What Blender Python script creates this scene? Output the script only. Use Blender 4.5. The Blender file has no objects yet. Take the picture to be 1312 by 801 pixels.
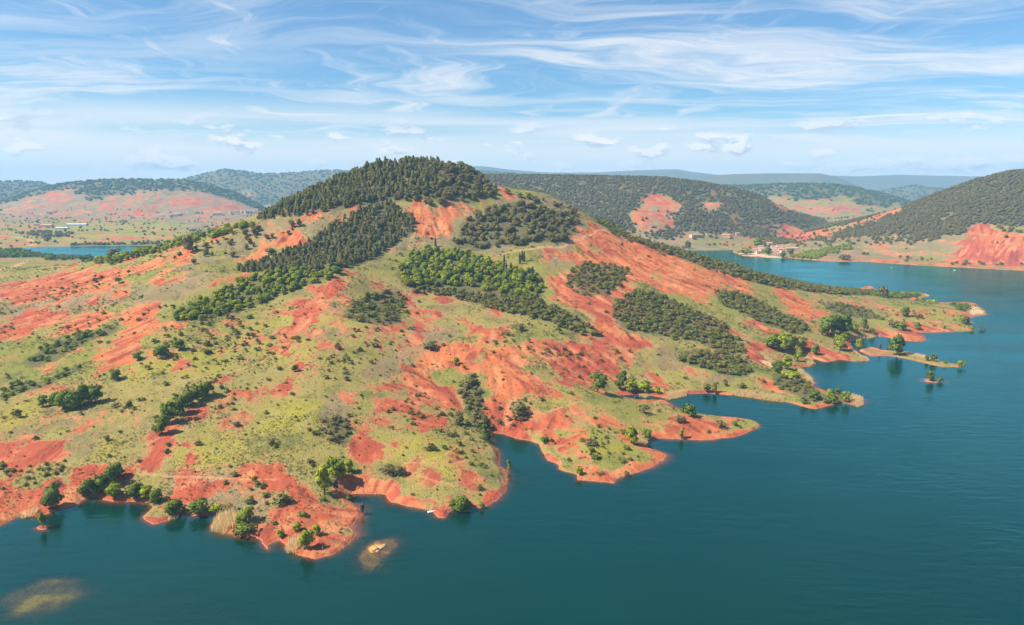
import bpy, bmesh, math, random
import numpy as np
from mathutils import Vector, Matrix
R = math.radians
scene = bpy.context.scene
col = scene.collection
rng = np.random.default_rng(7)
random.seed(7)

# ------------------------------------------------------------------ camera
CAM_Z = 150.0; PITCH = R(9.72); FPX = 937.0; CX, CY = 656.0, 400.5
cam = bpy.data.cameras.new('camera'); cam.sensor_width = 36.0; cam.lens = FPX/1312*36
cam.clip_start = 1.0; cam.clip_end = 60000
camo = bpy.data.objects.new('camera', cam); col.objects.link(camo)
camo.location = (0, 0, CAM_Z); camo.rotation_euler = (math.pi/2-PITCH, 0, 0)
scene.camera = camo

# ------------------------------------------------------------------ sun, sky, exposure
SUN_EL = R(48); SUN_AZ = R(-104)           # azimuth from +Y towards +X: the sun stands left of the camera, a little behind it
sdir = Vector((math.sin(SUN_AZ)*math.cos(SUN_EL), math.cos(SUN_AZ)*math.cos(SUN_EL), math.sin(SUN_EL)))
sl = bpy.data.lights.new('sun', 'SUN'); sl.energy = 5.0; sl.angle = R(0.5); sl.color = (1.0, 0.93, 0.82)
so = bpy.data.objects.new('sun', sl); col.objects.link(so)
so.rotation_euler = sdir.to_track_quat('Z', 'Y').to_euler(); so.location = (-300, -100, 600)
scene.view_settings.view_transform = 'Standard'; scene.view_settings.look = 'None'
scene.view_settings.exposure = 0.92; scene.view_settings.gamma = 1; scene.view_settings.use_curve_mapping = False
scene.cycles.use_denoising = True
scene.cycles.max_bounces = 6; scene.cycles.diffuse_bounces = 2; scene.cycles.glossy_bounces = 3
scene.cycles.transparent_max_bounces = 8; scene.cycles.volume_bounces = 0
scene.cycles.caustics_reflective = False; scene.cycles.caustics_refractive = False

class NT:
    """small helper to write node trees"""
    def __init__(s, tree): s.t = tree; s.n = tree.nodes; s.l = tree.links
    def new(s, typ, **kw):
        n = s.n.new(typ)
        for k, v in kw.items():
            if k == 'i':
                for kk, vv in v.items(): s.set(n.inputs[kk], vv)
            else: setattr(n, k, v)
        return n
    def set(s, sock, v):
        if hasattr(v, 'is_output') or hasattr(v, 'links'): s.l.new(v, sock)
        else: sock.default_value = v
    def math(s, op, a, b=0.0, c=None, clamp=False):
        n = s.n.new('ShaderNodeMath'); n.operation = op; n.use_clamp = clamp
        s.set(n.inputs[0], a); s.set(n.inputs[1], b)
        if c is not None: s.set(n.inputs[2], c)
        return n.outputs[0]
    def ramp(s, v, lo, hi, a=0.0, b=1.0, smooth=True):
        n = s.n.new('ShaderNodeMapRange'); n.clamp = True
        n.interpolation_type = 'SMOOTHSTEP' if smooth else 'LINEAR'
        for k, x in enumerate((v, lo, hi, a, b)): s.set(n.inputs[k], x)
        return n.outputs[0]
    def mix(s, f, a, b, blend='MIX'):
        n = s.n.new('ShaderNodeMix'); n.data_type = 'RGBA'; n.blend_type = blend
        s.set(n.inputs[0], f)
        for k, x in ((6, a), (7, b)):
            s.set(n.inputs[k], (*x, 1) if isinstance(x, tuple) and len(x) == 3 else x)
        return n.outputs[2]
    def noise(s, vec, scale, detail=4, rough=0.55, dist=0.0, out=0):
        n = s.new('ShaderNodeTexNoise', i={'Scale': scale, 'Detail': detail, 'Roughness': rough, 'Distortion': dist})
        if vec is not None: s.l.new(vec, n.inputs['Vector'])
        return n.outputs[out]
    def mapping(s, vec, scale=(1, 1, 1), loc=(0, 0, 0), rot=(0, 0, 0)):
        n = s.new('ShaderNodeMapping', i={'Scale': scale, 'Location': loc, 'Rotation': rot}); s.l.new(vec, n.inputs['Vector'])
        return n.outputs[0]

world = bpy.data.worlds.new('World'); scene.world = world; world.use_nodes = True
w = NT(world.node_tree); w.n.clear()
sky = w.new('ShaderNodeTexSky', sky_type='NISHITA', sun_disc=False, sun_elevation=SUN_EL, sun_rotation=SUN_AZ,
            altitude=300, air_density=1.0, dust_density=0.35, ozone_density=1.0)
SKY_K = 0.065
tc = w.new('ShaderNodeTexCoord').outputs['Generated']
sep = w.new('ShaderNodeSeparateXYZ'); w.l.new(tc, sep.inputs[0])
X_, Y_, Z_ = sep.outputs
zz = w.math('ADD', w.math('MAXIMUM', Z_, 0.0), 0.055)
U = w.math('DIVIDE', X_, zz); V = w.math('DIVIDE', Y_, zz)
pc = w.new('ShaderNodeCombineXYZ', i={'X': U, 'Y': V, 'Z': 0.0}).outputs[0]
def warp(vec, scale, amt, seed):
    nn = w.noise(w.mapping(vec, loc=(seed, seed*1.7, 0)), scale, 3, 0.55, 0, 1)
    a = w.new('ShaderNodeVectorMath', operation='SUBTRACT', i={1: (.5, .5, .5)}); w.l.new(nn, a.inputs[0])
    b = w.new('ShaderNodeVectorMath', operation='MULTIPLY_ADD', i={1: (amt, amt, 0)}); w.l.new(a.outputs[0], b.inputs[0]); w.l.new(vec, b.inputs[2])
    return b.outputs[0]
el = w.math('MAXIMUM', Z_, 0.0)
# cirrus: long combed fibres, curled by a warp, gathered in patches
p1 = warp(pc, 0.42, 2.6, 11.0)
f1 = w.noise(w.mapping(p1, scale=(0.30, 1.25, 1), rot=(0, 0, R(10)), loc=(4.1, 2.2, 0)), 1.0, 6, 0.64)
f2 = w.noise(w.mapping(p1, scale=(1.9, 0.50, 1), rot=(0, 0, R(28)), loc=(9.3, 7.7, 0)), 1.0, 5, 0.64)
patch = w.noise(w.mapping(pc, scale=(0.20, 0.30, 1), loc=(1.6, 5.2, 0)), 1.0, 2, 0.5)
c1 = w.math('MULTIPLY', w.ramp(f1, 0.42, 0.66), w.ramp(patch, 0.34, 0.56, 0.35, 1.0))
c2 = w.math('MULTIPLY', w.ramp(f2, 0.47, 0.74), w.ramp(patch, 0.60, 0.40, 0.0, 0.85))
cir = w.math('MULTIPLY', w.math('MAXIMUM', c1, c2), w.math('MULTIPLY', w.ramp(Z_, 0.0, 0.04), w.ramp(Z_, 0.24, 0.65, 1.0, 0.22)))
# thin veil low over the horizon, in long flat bars
bars = w.noise(w.mapping(tc, scale=(1.6, 1.6, 26), loc=(0.3, 0.1, 0.42)), 1.0, 3, 0.55)
veil = w.math('MULTIPLY', w.ramp(bars, 0.36, 0.62), w.math('MULTIPLY', w.ramp(el, 0.02, 0.05), w.ramp(el, 0.12, 0.07)))
hz = w.ramp(el, 0.10, 0.0, 0.0, 0.95)
cloud = w.math('MAXIMUM', w.math('MULTIPLY', cir, 0.92), w.math('MULTIPLY', veil, 0.8))
# small cumulus near the horizon: billows with grey undersides
az = w.math('ARCTAN2', X_, Y_)
cu_v = w.new('ShaderNodeCombineXYZ', i={'X': az, 'Y': w.math('MULTIPLY', el, 2.1), 'Z': 0.0}).outputs[0]
def billow(vec):
    return w.noise(w.mapping(vec, scale=(13, 15, 1), loc=(3.3, 0.8, 0)), 1.0, 5, 0.58)
cu = billow(cu_v)
cu_up = billow(w.mapping(cu_v, loc=(-0.006, 0.016, 0)))
band = w.math('MULTIPLY', w.ramp(el, 0.010, 0.026), w.ramp(el, 0.098, 0.055))
cum = w.math('MULTIPLY', w.ramp(cu, 0.52, 0.61), band)
lit = w.ramp(w.math('SUBTRACT', cu, cu_up), -0.03, 0.05)
cumcol = w.mix(lit, (5.2, 5.5, 6.6), (9.6, 9.0, 8.6))
air = w.mix(1.0, sky.outputs[0], (0.60, 0.90, 1.12), 'MULTIPLY')
air = w.mix(hz, air, (9.4, 9.2, 9.0))
base = w.mix(cloud, air, (8.3, 8.1, 8.0))
final = w.mix(w.math('MULTIPLY', cum, 0.9), base, cumcol)
bg = w.new('ShaderNodeBackground', i={'Strength': SKY_K}); w.l.new(final, bg.inputs[0])
wo = w.new('ShaderNodeOutputWorld'); w.l.new(bg.outputs[0], wo.inputs[0])

# ------------------------------------------------------------------ small helpers
def tag(o, label=None, cat=None, group=None, kind=None):
    if label: o['label'] = label
    if cat: o['category'] = cat
    if group: o['group'] = group
    if kind: o['kind'] = kind
    return o
def empty(name, loc, rz=0.0):
    o = bpy.data.objects.new(name, None); col.objects.link(o); o.location = loc; o.rotation_euler = (0, 0, rz)
    o.empty_display_size = 0.5
    return o
def link(name, me, mat=None, parent=None):
    o = bpy.data.objects.new(name, me); col.objects.link(o)
    if mat is not None and not me.materials: me.materials.append(mat)
    if parent is not None: o.parent = parent
    return o
def np_mesh(name, verts, faces, smooth=True):
    verts = np.asarray(verts, np.float32); faces = np.asarray(faces, np.int32)
    me = bpy.data.meshes.new(name); k = faces.shape[1]
    me.vertices.add(len(verts)); me.vertices.foreach_set('co', verts.ravel())
    me.loops.add(faces.size); me.loops.foreach_set('vertex_index', faces.ravel())
    me.polygons.add(len(faces)); me.polygons.foreach_set('loop_start', np.arange(0, faces.size, k, dtype=np.int32))
    if smooth: me.polygons.foreach_set('use_smooth', np.ones(len(faces), bool))
    me.update(calc_edges=True); me.validate()
    return me
class MB:
    """collects boxes, prisms and tubes; build() links them as one mesh object"""
    def __init__(s): s.v = []; s.f = []
    def add(s, vs, fs):
        b = len(s.v); s.v += [tuple(v) for v in vs]; s.f += [tuple(i+b for i in f) for f in fs]; return s
    def box(s, c, d, rz=0.0):
        x, y, z = d[0]/2, d[1]/2, d[2]/2; ca, sa = math.cos(rz), math.sin(rz)
        vs = [(c[0]+a*x*ca-b*y*sa, c[1]+a*x*sa+b*y*ca, c[2]+e*z) for e in (-1, 1) for b in (-1, 1) for a in (-1, 1)]
        return s.add(vs, [(0, 2, 3, 1), (4, 5, 7, 6), (0, 1, 5, 4), (2, 6, 7, 3), (0, 4, 6, 2), (1, 3, 7, 5)])
    def prism(s, prof, y0, y1):
        n = len(prof); vs = [(p[0], y0, p[1]) for p in prof]+[(p[0], y1, p[1]) for p in prof]
        return s.add(vs, [tuple(range(n)), tuple(range(2*n-1, n-1, -1))]+[(i, i+n, (i+1) % n+n, (i+1) % n) for i in range(n)])
    def tube(s, pts, rad, n=6):
        vs = []; fs = []
        for i, p in enumerate(pts):
            p = Vector(p); q = Vector(pts[min(i+1, len(pts)-1)]); o = Vector(pts[max(i-1, 0)]); d = (q-o).normalized()
            a = d.orthogonal().normalized(); b = d.cross(a)
            r = rad[i] if isinstance(rad, (list, tuple)) else rad
            vs += [tuple(p+(a*math.cos(t)+b*math.sin(t))*r) for t in [2*math.pi*k/n for k in range(n)]]
        for i in range(len(pts)-1):
            fs += [(i*n+k, i*n+(k+1) % n, (i+1)*n+(k+1) % n, (i+1)*n+k) for k in range(n)]
        fs += [tuple(range(n-1, -1, -1)), tuple(range((len(pts)-1)*n, len(pts)*n))]
        return s.add(vs, fs)
    def mesh(s, name, smooth=False):
        me = bpy.data.meshes.new(name); me.from_pydata(s.v, [], s.f); me.update()
        bm = bmesh.new(); bm.from_mesh(me); bmesh.ops.recalc_face_normals(bm, faces=bm.faces); bm.to_mesh(me); bm.free()
        if smooth: me.polygons.foreach_set('use_smooth', np.ones(len(me.polygons), bool))
        return me
    def build(s, name, mat, parent=None, smooth=False): return link(name, s.mesh(name, smooth), mat, parent)
# ================================================================== THE LAND
# pixel -> ray of the surveyed photograph; used once to find where things stand on the ground
def ray(px, py):
    dx = (np.asarray(px, float)-CX)/FPX; dy = (CY-np.asarray(py, float))/FPX
    return dx, math.cos(PITCH)+dy*math.sin(PITCH), -math.sin(PITCH)+dy*math.cos(PITCH)
def at_z(px, py, z=0.0):
    x, y, d = ray(px, py); t = (z-CAM_Z)/d
    return x*t, y*t
def at_Y(px, py, Yd):
    x, y, d = ray(px, py); t = Yd/y
    return x*t, Yd, CAM_Z+d*t
def ratio(px, py):
    x, y, d = ray(px, py); return x/y
TAB = np.random.default_rng(3).random((256, 256)).astype(np.float32)
def vn(x, y):
    xi = np.floor(x).astype(np.int64); yi = np.floor(y).astype(np.int64); fx = (x-xi).astype(np.float32); fy = (y-yi).astype(np.float32)
    fx = fx*fx*fx*(fx*(fx*6-15)+10); fy = fy*fy*fy*(fy*(fy*6-15)+10)
    a = TAB[xi & 255, yi & 255]; b = TAB[(xi+1) & 255, yi & 255]; c = TAB[xi & 255, (yi+1) & 255]; d = TAB[(xi+1) & 255, (yi+1) & 255]
    return (a+(b-a)*fx)*(1-fy)+(c+(d-c)*fx)*fy
def fbm(x, y, wl, oct=4, seed=0.0, gain=0.5):
    s = 0; a = 1.0; t = 0; k = 1.0/wl; ca, sa = 0.8, 0.6
    for o in range(oct):
        s = s+a*(vn(x*k+seed*17.3, y*k+seed*9.1)-0.5); t += a; a *= gain; k *= 2.03; x, y = x*ca-y*sa, x*sa+y*ca
    return s/t*2
def sst(v, a, b):
    t = np.clip((v-a)/(b-a), 0, 1); return t*t*(3-2*t)

SHORE = [(-260,700),(-120,686),(0,674),(25,662),(25,657),(32,663),(47,662),(62,659),(80,652),(97,647),(101,641),(121,637),(129,640),(147,642),(171,643),(193,645),(197,650),(190,659),(183,664),(196,671),(213,668),(219,664),(232,662),(250,662),(270,661),(279,664),(271,677),(284,683),(301,684),(322,689),(336,694),(345,705),(346,699),(358,694),(364,692),(368,704),(386,711),(407,715),(430,709),(447,697),(457,684),(454,674),(464,660),(461,650),(449,642),(444,639),(451,632),(474,633),(493,634),(499,643),(521,647),(538,652),(550,654),(559,664),(565,664),(575,656),(582,652),(595,652),(609,649),(619,651),(637,641),(651,630),(652,620),(649,607),(653,604),(642,597),(642,584),(634,572),(630,560),(634,555),(646,556),(662,562),(681,565),(693,569),(694,579),(701,589),(718,596),(718,602),(739,608),(742,616),(764,618),(785,620),(790,614),(812,606),(834,599),(849,589),(853,582),(847,579),(831,575),(827,570),(831,564),(851,561),(876,563),(907,563),(934,561),(954,555),(972,547),(974,544),(964,539),(941,536),(920,534),(895,531),(873,527),(860,519),(852,514),(839,513),(817,513),(790,508),(794,506),(814,505),(835,506),(856,510),(882,505),(907,504),(937,506),(957,508),(982,512),(1008,515),(1034,522),(1046,524),(1064,519),(1084,517),(1100,521),(1109,514),(1104,509),(1090,507),(1070,504),(1058,501),(1043,496),(1044,491),(1037,482),(1025,475),(1022,472),(1030,470),(1043,468),(1040,459),(1057,464),(1074,460),(1097,463),(1115,462),(1100,455),(1087,442),(1089,436),(1117,431),(1132,431),(1154,436),(1177,438),(1188,436),(1183,430),(1168,426),(1191,426),(1220,425),(1244,424),(1248,420),(1236,416),(1249,414),(1241,412),(1243,406),(1264,403),(1263,398),(1254,393),(1249,389),(1238,387),(1211,388),(1187,388),(1167,385),(1184,381),(1191,379),(1184,376),(1160,374.6),(1140,374.5),(1122,372),(1119,368),(1113,366.5),(1095,371),(1060,369),(1000,356),(960,348),(920,336),(880,327),(830,324),(700,323),(545,322),(400,322),(300,323),(230,325),(180,327),(140,330),(121,330.5),(80,330),(55,328),(30,322),(24,318)]
def poly_px(pts): return np.array([at_z(p[0], p[1]) for p in pts])
far_left = [(-6000, 1800), (-6000, 150)]
main_p = np.vstack([poly_px(SHORE), far_left])
far_sh = [(2400,385),(1700,362),(1500,354),(1312,347),(1209,341.6),(1159,339),(1117,335.7),(1100,335.2),(1073,335.4),(1047,333.7),(1014,331),(980,330),(952,328),(940,323.6),(939,320.3),(893,321),(800,318),(600,316),(400,315),(200,314.5),(117,315.5),(60,316),(25,318)]
far_p = np.vstack([poly_px(far_sh), [(-6000, 1640), (-20000, 16000), (22000, 16000)]])
island_p = [poly_px(p) for p in (
    [(1098.6,449),(1115,444),(1127,448),(1142,450),(1157,450.5),(1184,456),(1202.5,462.4),(1215,465),(1227.7,467.2),(1234,470),(1211,471),(1191,467.4),(1177,463),(1159,459),(1140.5,455.7),(1117,456.5)],
    [(49,677),(53,674.5),(58,674),(61,677),(57,680),(51,680)],
    [(1186,487),(1192,485.6),(1200,487),(1206,487.6),(1203,490),(1190,489.5)],
    [(477,703),(480,699),(490,697),(494,700),(487,706),(480,708)])]

def inside(X, Y, P):
    r = np.zeros(X.shape, bool); n = len(P); j = n-1
    m = (X >= P[:, 0].min()) & (X <= P[:, 0].max()) & (Y >= P[:, 1].min()) & (Y <= P[:, 1].max())
    x = X[m]; y = Y[m]; rr = np.zeros(x.shape, bool)
    for i in range(n):
        xi, yi = P[i]; xj, yj = P[j]
        if yi != yj:
            c = (yi > y) != (yj > y)
            rr ^= c & (x < (xj-xi)*(y-yi)/(yj-yi)+xi)
        j = i
    r[m] = rr; return r
def seg_dist(X, Y, P, closed=True):
    d = np.full(X.shape, 1e12); n = len(P)
    for i in range(n if closed else n-1):
        a = P[i]; b = P[(i+1) % n]; v = b-a; L = v@v+1e-9
        t = np.clip(((X-a[0])*v[0]+(Y-a[1])*v[1])/L, 0, 1)
        d = np.minimum(d, (X-a[0]-t*v[0])**2+(Y-a[1]-t*v[1])**2)
    return np.sqrt(d)

# graded grid: rows grow with distance
def rows(y0, y1, q): n = int(math.log(y1/y0)/q); return y0*np.exp(np.linspace(0, math.log(y1/y0), n+1))
YN = rows(190, 1700, 0.0034); YF = rows(1700, 12300, 0.0072)
YR = np.concatenate([YN, YF[1:]]); NXC = 921
SR = np.linspace(-0.86, 0.86, NXC); NN = len(YN); NR = len(YR)
GX = SR[None, :]*(YR[:, None]+60.0); GY = np.repeat(YR[:, None], NXC, 1)
def grid_ij(X, Y):
    s = X/(Y+60.0); j = (s+0.86)/1.72*(NXC-1)
    i = np.interp(Y, YR, np.arange(NR)); return i, j
def bil(F, X, Y):
    i, j = grid_ij(np.asarray(X, float), np.asarray(Y, float)); i = np.clip(i, 0, NR-1.001); j = np.clip(j, 0, NXC-1.001)
    a = i.astype(int); b = j.astype(int); u = i-a; v = j-b
    return (F[a, b]*(1-v)+F[a, b+1]*v)*(1-u)+(F[a+1, b]*(1-v)+F[a+1, b+1]*v)*u
def up4(C, ri, cj):
    # cubic-smoothed upsample of a coarse field given at rows ri, cols cj
    from_r = np.interp(np.arange(NR), ri, np.arange(len(ri))); a = np.clip(from_r.astype(int), 0, len(ri)-2); u = (from_r-a)[:, None]
    T = C[a]*(1-u)+C[a+1]*u
    from_c = np.interp(np.arange(NXC), cj, np.arange(len(cj))); b = np.clip(from_c.astype(int), 0, len(cj)-2); v = (from_c-b)[None]
    return T[:, b]*(1-v)+T[:, b+1]*v
ri = np.unique(np.append(np.arange(0, NR, 4), NR-1)); cj = np.unique(np.append(np.arange(0, NXC, 4), NXC-1))
CXg = GX[np.ix_(ri, cj)]; CYg = GY[np.ix_(ri, cj)]

WX = GX+fbm(GX, GY, 14, 3, 1)*2.2; WY = GY+fbm(GX, GY, 14, 3, 2)*2.2     # wobble so that shores are not straight between survey points
def sdist(P):
    c = seg_dist(CXg, CYg, P); D = up4(c, ri, cj)
    sc = 0.0034*GY*8
    near = D < 14+sc
    D[near] = seg_dist(WX[near], WY[near], P)
    ins = np.zeros(GX.shape, bool); ins = inside(WX, WY, P)
    return np.where(ins, D, -D)
sd_main = sdist(main_p); sd_far = sdist(far_p)
sd_isl = np.full(GX.shape, -1e9)
for P in island_p:
    m = (np.abs(GX-P[:, 0].mean()) < 110) & (np.abs(GY-P[:, 1].mean()) < 110)
    d = seg_dist(WX[m], WY[m], P); sd_isl[m] = np.maximum(sd_isl[m], np.where(inside(WX[m], WY[m], P), d, -d))

# --- the hill: survey heights joined by a thin plate
ctl = []
def P_(px, py, z): x, y = at_z(px, py, z); ctl.append((x, y, z))
def W_(px, py, *yz):
    q = ratio(px, py)
    for Yd, z in yz: ctl.append((q*Yd, Yd, z))
def D_(px, py, Yd): ctl.append(at_Y(px, py, Yd))
for p in SHORE[::3]: P_(p[0], p[1], 0.0)
for p in [(-200,560,14),(-200,450,28),(-200,380,40),(-200,345,32),(-200,325,5),(0,600,8),(60,560,12),(0,500,18),(0,450,26),(0,400,36),(0,370,40),(0,345,30),(0,331,10),(70,336,20),(70,390,42),(70,440,30),(70,500,20),
          (150,600,9),(150,540,16),(150,480,24),(150,420,38),(150,380,50),(150,350,60),(250,620,6),(250,560,14),(250,500,24),(250,440,36),(250,400,48),(250,350,70),(250,320,84),
          (330,340,72),(330,400,45),(330,460,30),(330,520,18),(330,600,9),(330,660,4),(400,660,5),(430,260,132),(430,300,100),(430,350,72),(430,400,50),(430,450,34),(430,500,24),(430,560,14),(430,620,6),
          (500,610,6),(560,610,8),(620,600,7)]: P_(*p)
for p in [(100,338,1000),(150,329,960),(200,315,940),(250,300,930),(290,289,940),(330,279,960),(380,258,975),(430,234,985),(460,220,990),(500,211,995),(545,204,1000),(590,212,1002),(620,230,1000),(640,240,1000),(700,248,990),(760,281,975),(830,307,960),(900,329,950),(960,348,940),(1030,366,925),(1100,378,905)]:
    D_(*p); x, y, z = ctl[-1]
    for k, q in ((150, 0.62), (300, 0.26)):
        ctl.append((x*(1+k/y*0.6), y+k*(1.0 if p[0] < 900 else 0.35), z*q))
W_(545, 400, (400, 12), (500, 22), (650, 45), (780, 85), (900, 145))
W_(490, 400, (360, 6), (420, 14), (520, 26), (650, 48), (780, 86), (880, 132))
W_(640, 400, (420, 11), (500, 21), (600, 36), (700, 54), (800, 85), (900, 120))
W_(700, 400, (450, 12), (550, 26), (650, 42), (750, 66), (850, 98))
W_(760, 400, (395, 7), (440, 8), (520, 10), (620, 33), (720, 50), (820, 72), (900, 92))
W_(830, 400, (400, 5), (470, 5), (570, 9), (650, 28), (750, 46), (850, 65))
W_(900, 400, (460, 4), (560, 7), (600, 14), (700, 28), (800, 42), (880, 54))
W_(960, 400, (560, 5), (600, 10), (700, 22), (800, 32), (880, 40))
W_(1030, 400, (520, 3), (660, 7), (700, 12), (800, 20), (870, 26))
W_(1100, 400, (720, 6), (800, 11), (860, 16))
W_(1170, 400, (800, 6), (860, 9), (920, 5))
W_(1230, 400, (800, 4), (840, 5), (900, 4))
ctl = np.array(ctl)
def tps_fit(C, lam=0.02, sc=200.0):
    n = len(C); p = C[:, :2]/sc
    r2 = ((p[:, None]-p[None])**2).sum(-1); K = 0.5*r2*np.log(r2+1e-12)
    A = np.zeros((n+3, n+3)); A[:n, :n] = K+np.eye(n)*lam; A[:n, n] = 1; A[:n, n+1:] = p; A[n, :n] = 1; A[n+1:, :n] = p.T
    s = np.linalg.solve(A, np.append(C[:, 2], [0, 0, 0])); return p, s, sc
def tps_eval(fit, X, Y):
    p, s, sc = fit; x = X.ravel()/sc; y = Y.ravel()/sc; z = s[-3]+s[-2]*x+s[-1]*y
    for k in range(len(p)):
        r2 = (x-p[k, 0])**2+(y-p[k, 1])**2; z += s[k]*0.5*r2*np.log(r2+1e-12)
    return z.reshape(X.shape)
nearc = CYg < 1950
zc = np.zeros(CXg.shape); fit = tps_fit(ctl)
zc[nearc] = tps_eval(fit, np.clip(CXg[nearc], -900, 1400), CYg[nearc])
z_main = up4(zc, ri, cj)
z_main = np.clip(z_main, 1.0, 260)

# --- far hills: crest lines with their distance and the distance of their foot
RIDGES = [
 dict(n='right', p=[(960,314,1960,1760),(1010,304,2000,1700),(1060,292,2050,1640),(1110,280,2050,1600),(1160,265,2020,1540),(1200,249,1990,1490),(1250,231,1960,1440),(1290,221,1950,1410),(1312,219,1950,1390),(1400,207,1950,1340),(1700,200,1900,1230)], back=900, pw=1.15),
 dict(n='plateau', p=[(400,275,2700,1980),(440,250,2700,1960),(490,232,2700,1950),(540,226,2700,1900),(640,224,2700,1880),(700,225,2650,1850),(780,226,2600,1820),(850,228,2550,1820),(900,234,2500,1840),(940,242,2450,1880),(980,254,2400,1920),(1010,270,2350,1960),(1050,290,2300,2020),(1090,312,2280,2080)], back=1800, pw=0.95),
 dict(n='mid', p=[(900,238,4500,3500),(960,238,4400,3400),(1000,236,4350,3350),(1060,236,4300,3300),(1100,241,4250,3300),(1150,254,4200,3300),(1190,268,4150,3350),(1230,285,4100,3400)], back=1200, pw=1.0),
 dict(n='l1', p=[(-300,280,4100,3500),(-60,270,4150,3450),(0,259,4200,3450),(34,248,4250,3400),(65,238,4300,3400),(101,233,4350,3350),(152,230,4400,3350),(236,231,4400,3350),(270,238,4350,3350),(300,247,4300,3400),(330,262,4200,3450),(352,278,4100,3500)], back=900, pw=0.9),
 dict(n='l0', p=[(-400,228,5800,4700),(-100,230,5800,4700),(0,233,5800,4700),(30,232,5800,4700),(55,234,5800,4750),(75,241,5800,4800),(120,256,5800,4900)], back=1200, pw=1.0),
 dict(n='l2', p=[(150,246,6700,5200),(200,238,6700,5200),(240,228,6700,5200),(287,217,6800,5200),(310,219,6800,5200),(337,223,6800,5200),(364,222,6800,5200),(405,219,6800,5200),(435,218,6800,5200),(500,217,6900,5300),(560,216,6900,5300),(660,222,6900,5300)], back=1500, pw=1.0),
 dict(n='b', p=[(860,236,8300,6900),(905,226,8300,6900),(940,223,8300,6900),(985,222,8300,6900),(1050,222,8300,6900),(1070,226,8300,6900),(1090,234,8300,6900),(1110,245,8300,7000)], back=1500, pw=1.0),
 dict(n='cone', p=[(1080,248,6700,5700),(1120,246,6700,5700),(1150,241,6700,5700),(1172,237,6700,5700),(1190,241,6700,5700),(1240,243,6700,5700),(1312,243,6700,5700),(1500,243,6700,5700)], back=900, pw=1.0),
 dict(n='a', p=[(480,216,11000,8600),(600,213,11000,8600),(620,213,11000,8600),(650,217,11000,8600),(700,221,11000,8600),(760,221,11000,8600),(800,219,11000,8600),(850,217,11000,8600),(868,217,11000,8600),(885,220,11000,8600),(920,224,11000,8600),(990,223,11000,8600),(1100,226,11000,8600),(1150,224,11000,8600),(1200,225,11000,8600),(1250,226,11000,8600),(1312,225,11000,8600),(1500,224,11000,8600)], back=2600, pw=1.0)]
Q = GX/GY
z_far = np.where(sd_far > 0, 1.5+0.010*np.clip(sd_far, 0, 1800)+fbm(GX, GY, 320, 4, 5)*2.0*sst(sd_far, 0, 200), 0)
rid_id = np.zeros(GX.shape, np.int8); rid_t = np.zeros(GX.shape)
for k, rd in enumerate(RIDGES):
    p = np.array(rd['p'], float); q = ratio(p[:, 0], p[:, 1]); zt = np.array([at_Y(a, b, c)[2] for a, b, c, d in rd['p']])
    top = np.interp(Q, q, zt, left=-50, right=-50); Y0 = np.interp(Q, q, p[:, 2]); Yb = np.interp(Q, q, p[:, 3])
    # fade the ends of the crest
    L = q[-1]-q[0]; e = sst(Q, q[0]-0.02, q[0]+0.03 if rd['n'] in ('mid', 'cone', 'b') else q[0]+0.001)*sst(Q, q[-1]+0.02, q[-1]-0.001)
    spur = fbm(GX, GY, 420 if k < 2 else 900, 4, 20+k)
    t = (GY-Yb)/(Y0-Yb); tt = np.clip(t+spur*0.26*sst(t, 0, 0.3)*np.clip(1.02-t, 0, 1), 0, 1)
    up = np.power(tt, rd['pw'])*0.62+sst(tt, 0, 1)*0.38
    back = 1-0.75*sst(GY, Y0, Y0+rd['back'])
    zr = top*up*np.where(t > 1, back, 1)*e
    zr = zr+fbm(GX, GY, 160 if k < 2 else 420, 4, 40+k)*np.where(tt > 0, 9 if k < 2 else 16, 0)*sst(tt, 0.05, 0.6)*sst(1.0-tt, 0.0, 0.3)
    win = (zr > z_far) & (sd_far > 0); rid_id[win] = k+1; rid_t[win] = tt[win]; z_far[win] = zr[win]

# --- join, shape the banks and the bed
bank = 0.55+0.35*fbm(GX, GY, 40, 2, 8)
def banks(z, sd):
    lo = np.minimum(0.12+0.10*np.clip(sd, 0, 60), 1.6); cap = 0.15+bank*sd+0.012*sd*sd
    return np.minimum(np.maximum(z, lo), cap)
relief = fbm(GX, GY, 70, 5, 9)*2.6+fbm(GX, GY, 13, 3, 10)*0.55
zl = banks(z_main+relief*sst(sd_main, 2, 40)*np.clip(z_main/14, 0.25, 1), sd_main)
zf = banks(z_far, sd_far*0.8)
H = np.where(sd_main > 0, zl, -1e3); H = np.where(sd_far > 0, np.maximum(H, zf), H)
H = np.where(sd_isl > 0, np.maximum(H, np.minimum(0.1+0.28*sd_isl, 0.8)), H)
SD = np.maximum(np.maximum(sd_main, sd_far), sd_isl)
slope = 0.26+0.26*fbm(GX, GY, 45, 3, 12)
bed = -(0.02+np.clip(slope, 0.07, 0.5)*(-SD)+0.0025*SD*SD)
bed = np.maximum(bed, -14)+fbm(GX, GY, 9, 3, 13)*0.12*sst(-SD, 0.5, 6)
def shoal(pts, top, soft, rag=0.2):
    P = poly_px(pts); m = (np.abs(GX-P[:, 0].mean()) < 160) & (np.abs(GY-P[:, 1].mean()) < 120)
    d = seg_dist(WX[m], WY[m], P); d = np.where(inside(WX[m], WY[m], P), d, -d)
    bed[m] = np.maximum(bed[m], np.minimum(-0.10, top+np.minimum(d, 0)*soft+fbm(GX[m], GY[m], 7, 4, 14)*rag))
    return m, d
shoal([(465,712),(474,700),(486,692),(500,690),(506,696),(498,708),(484,722),(470,726)], -0.40, 0.16, 0.35)
WEED = [(8,768),(25,758),(50,748),(92,748),(106,760),(92,769),(60,779),(18,784)]
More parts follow.
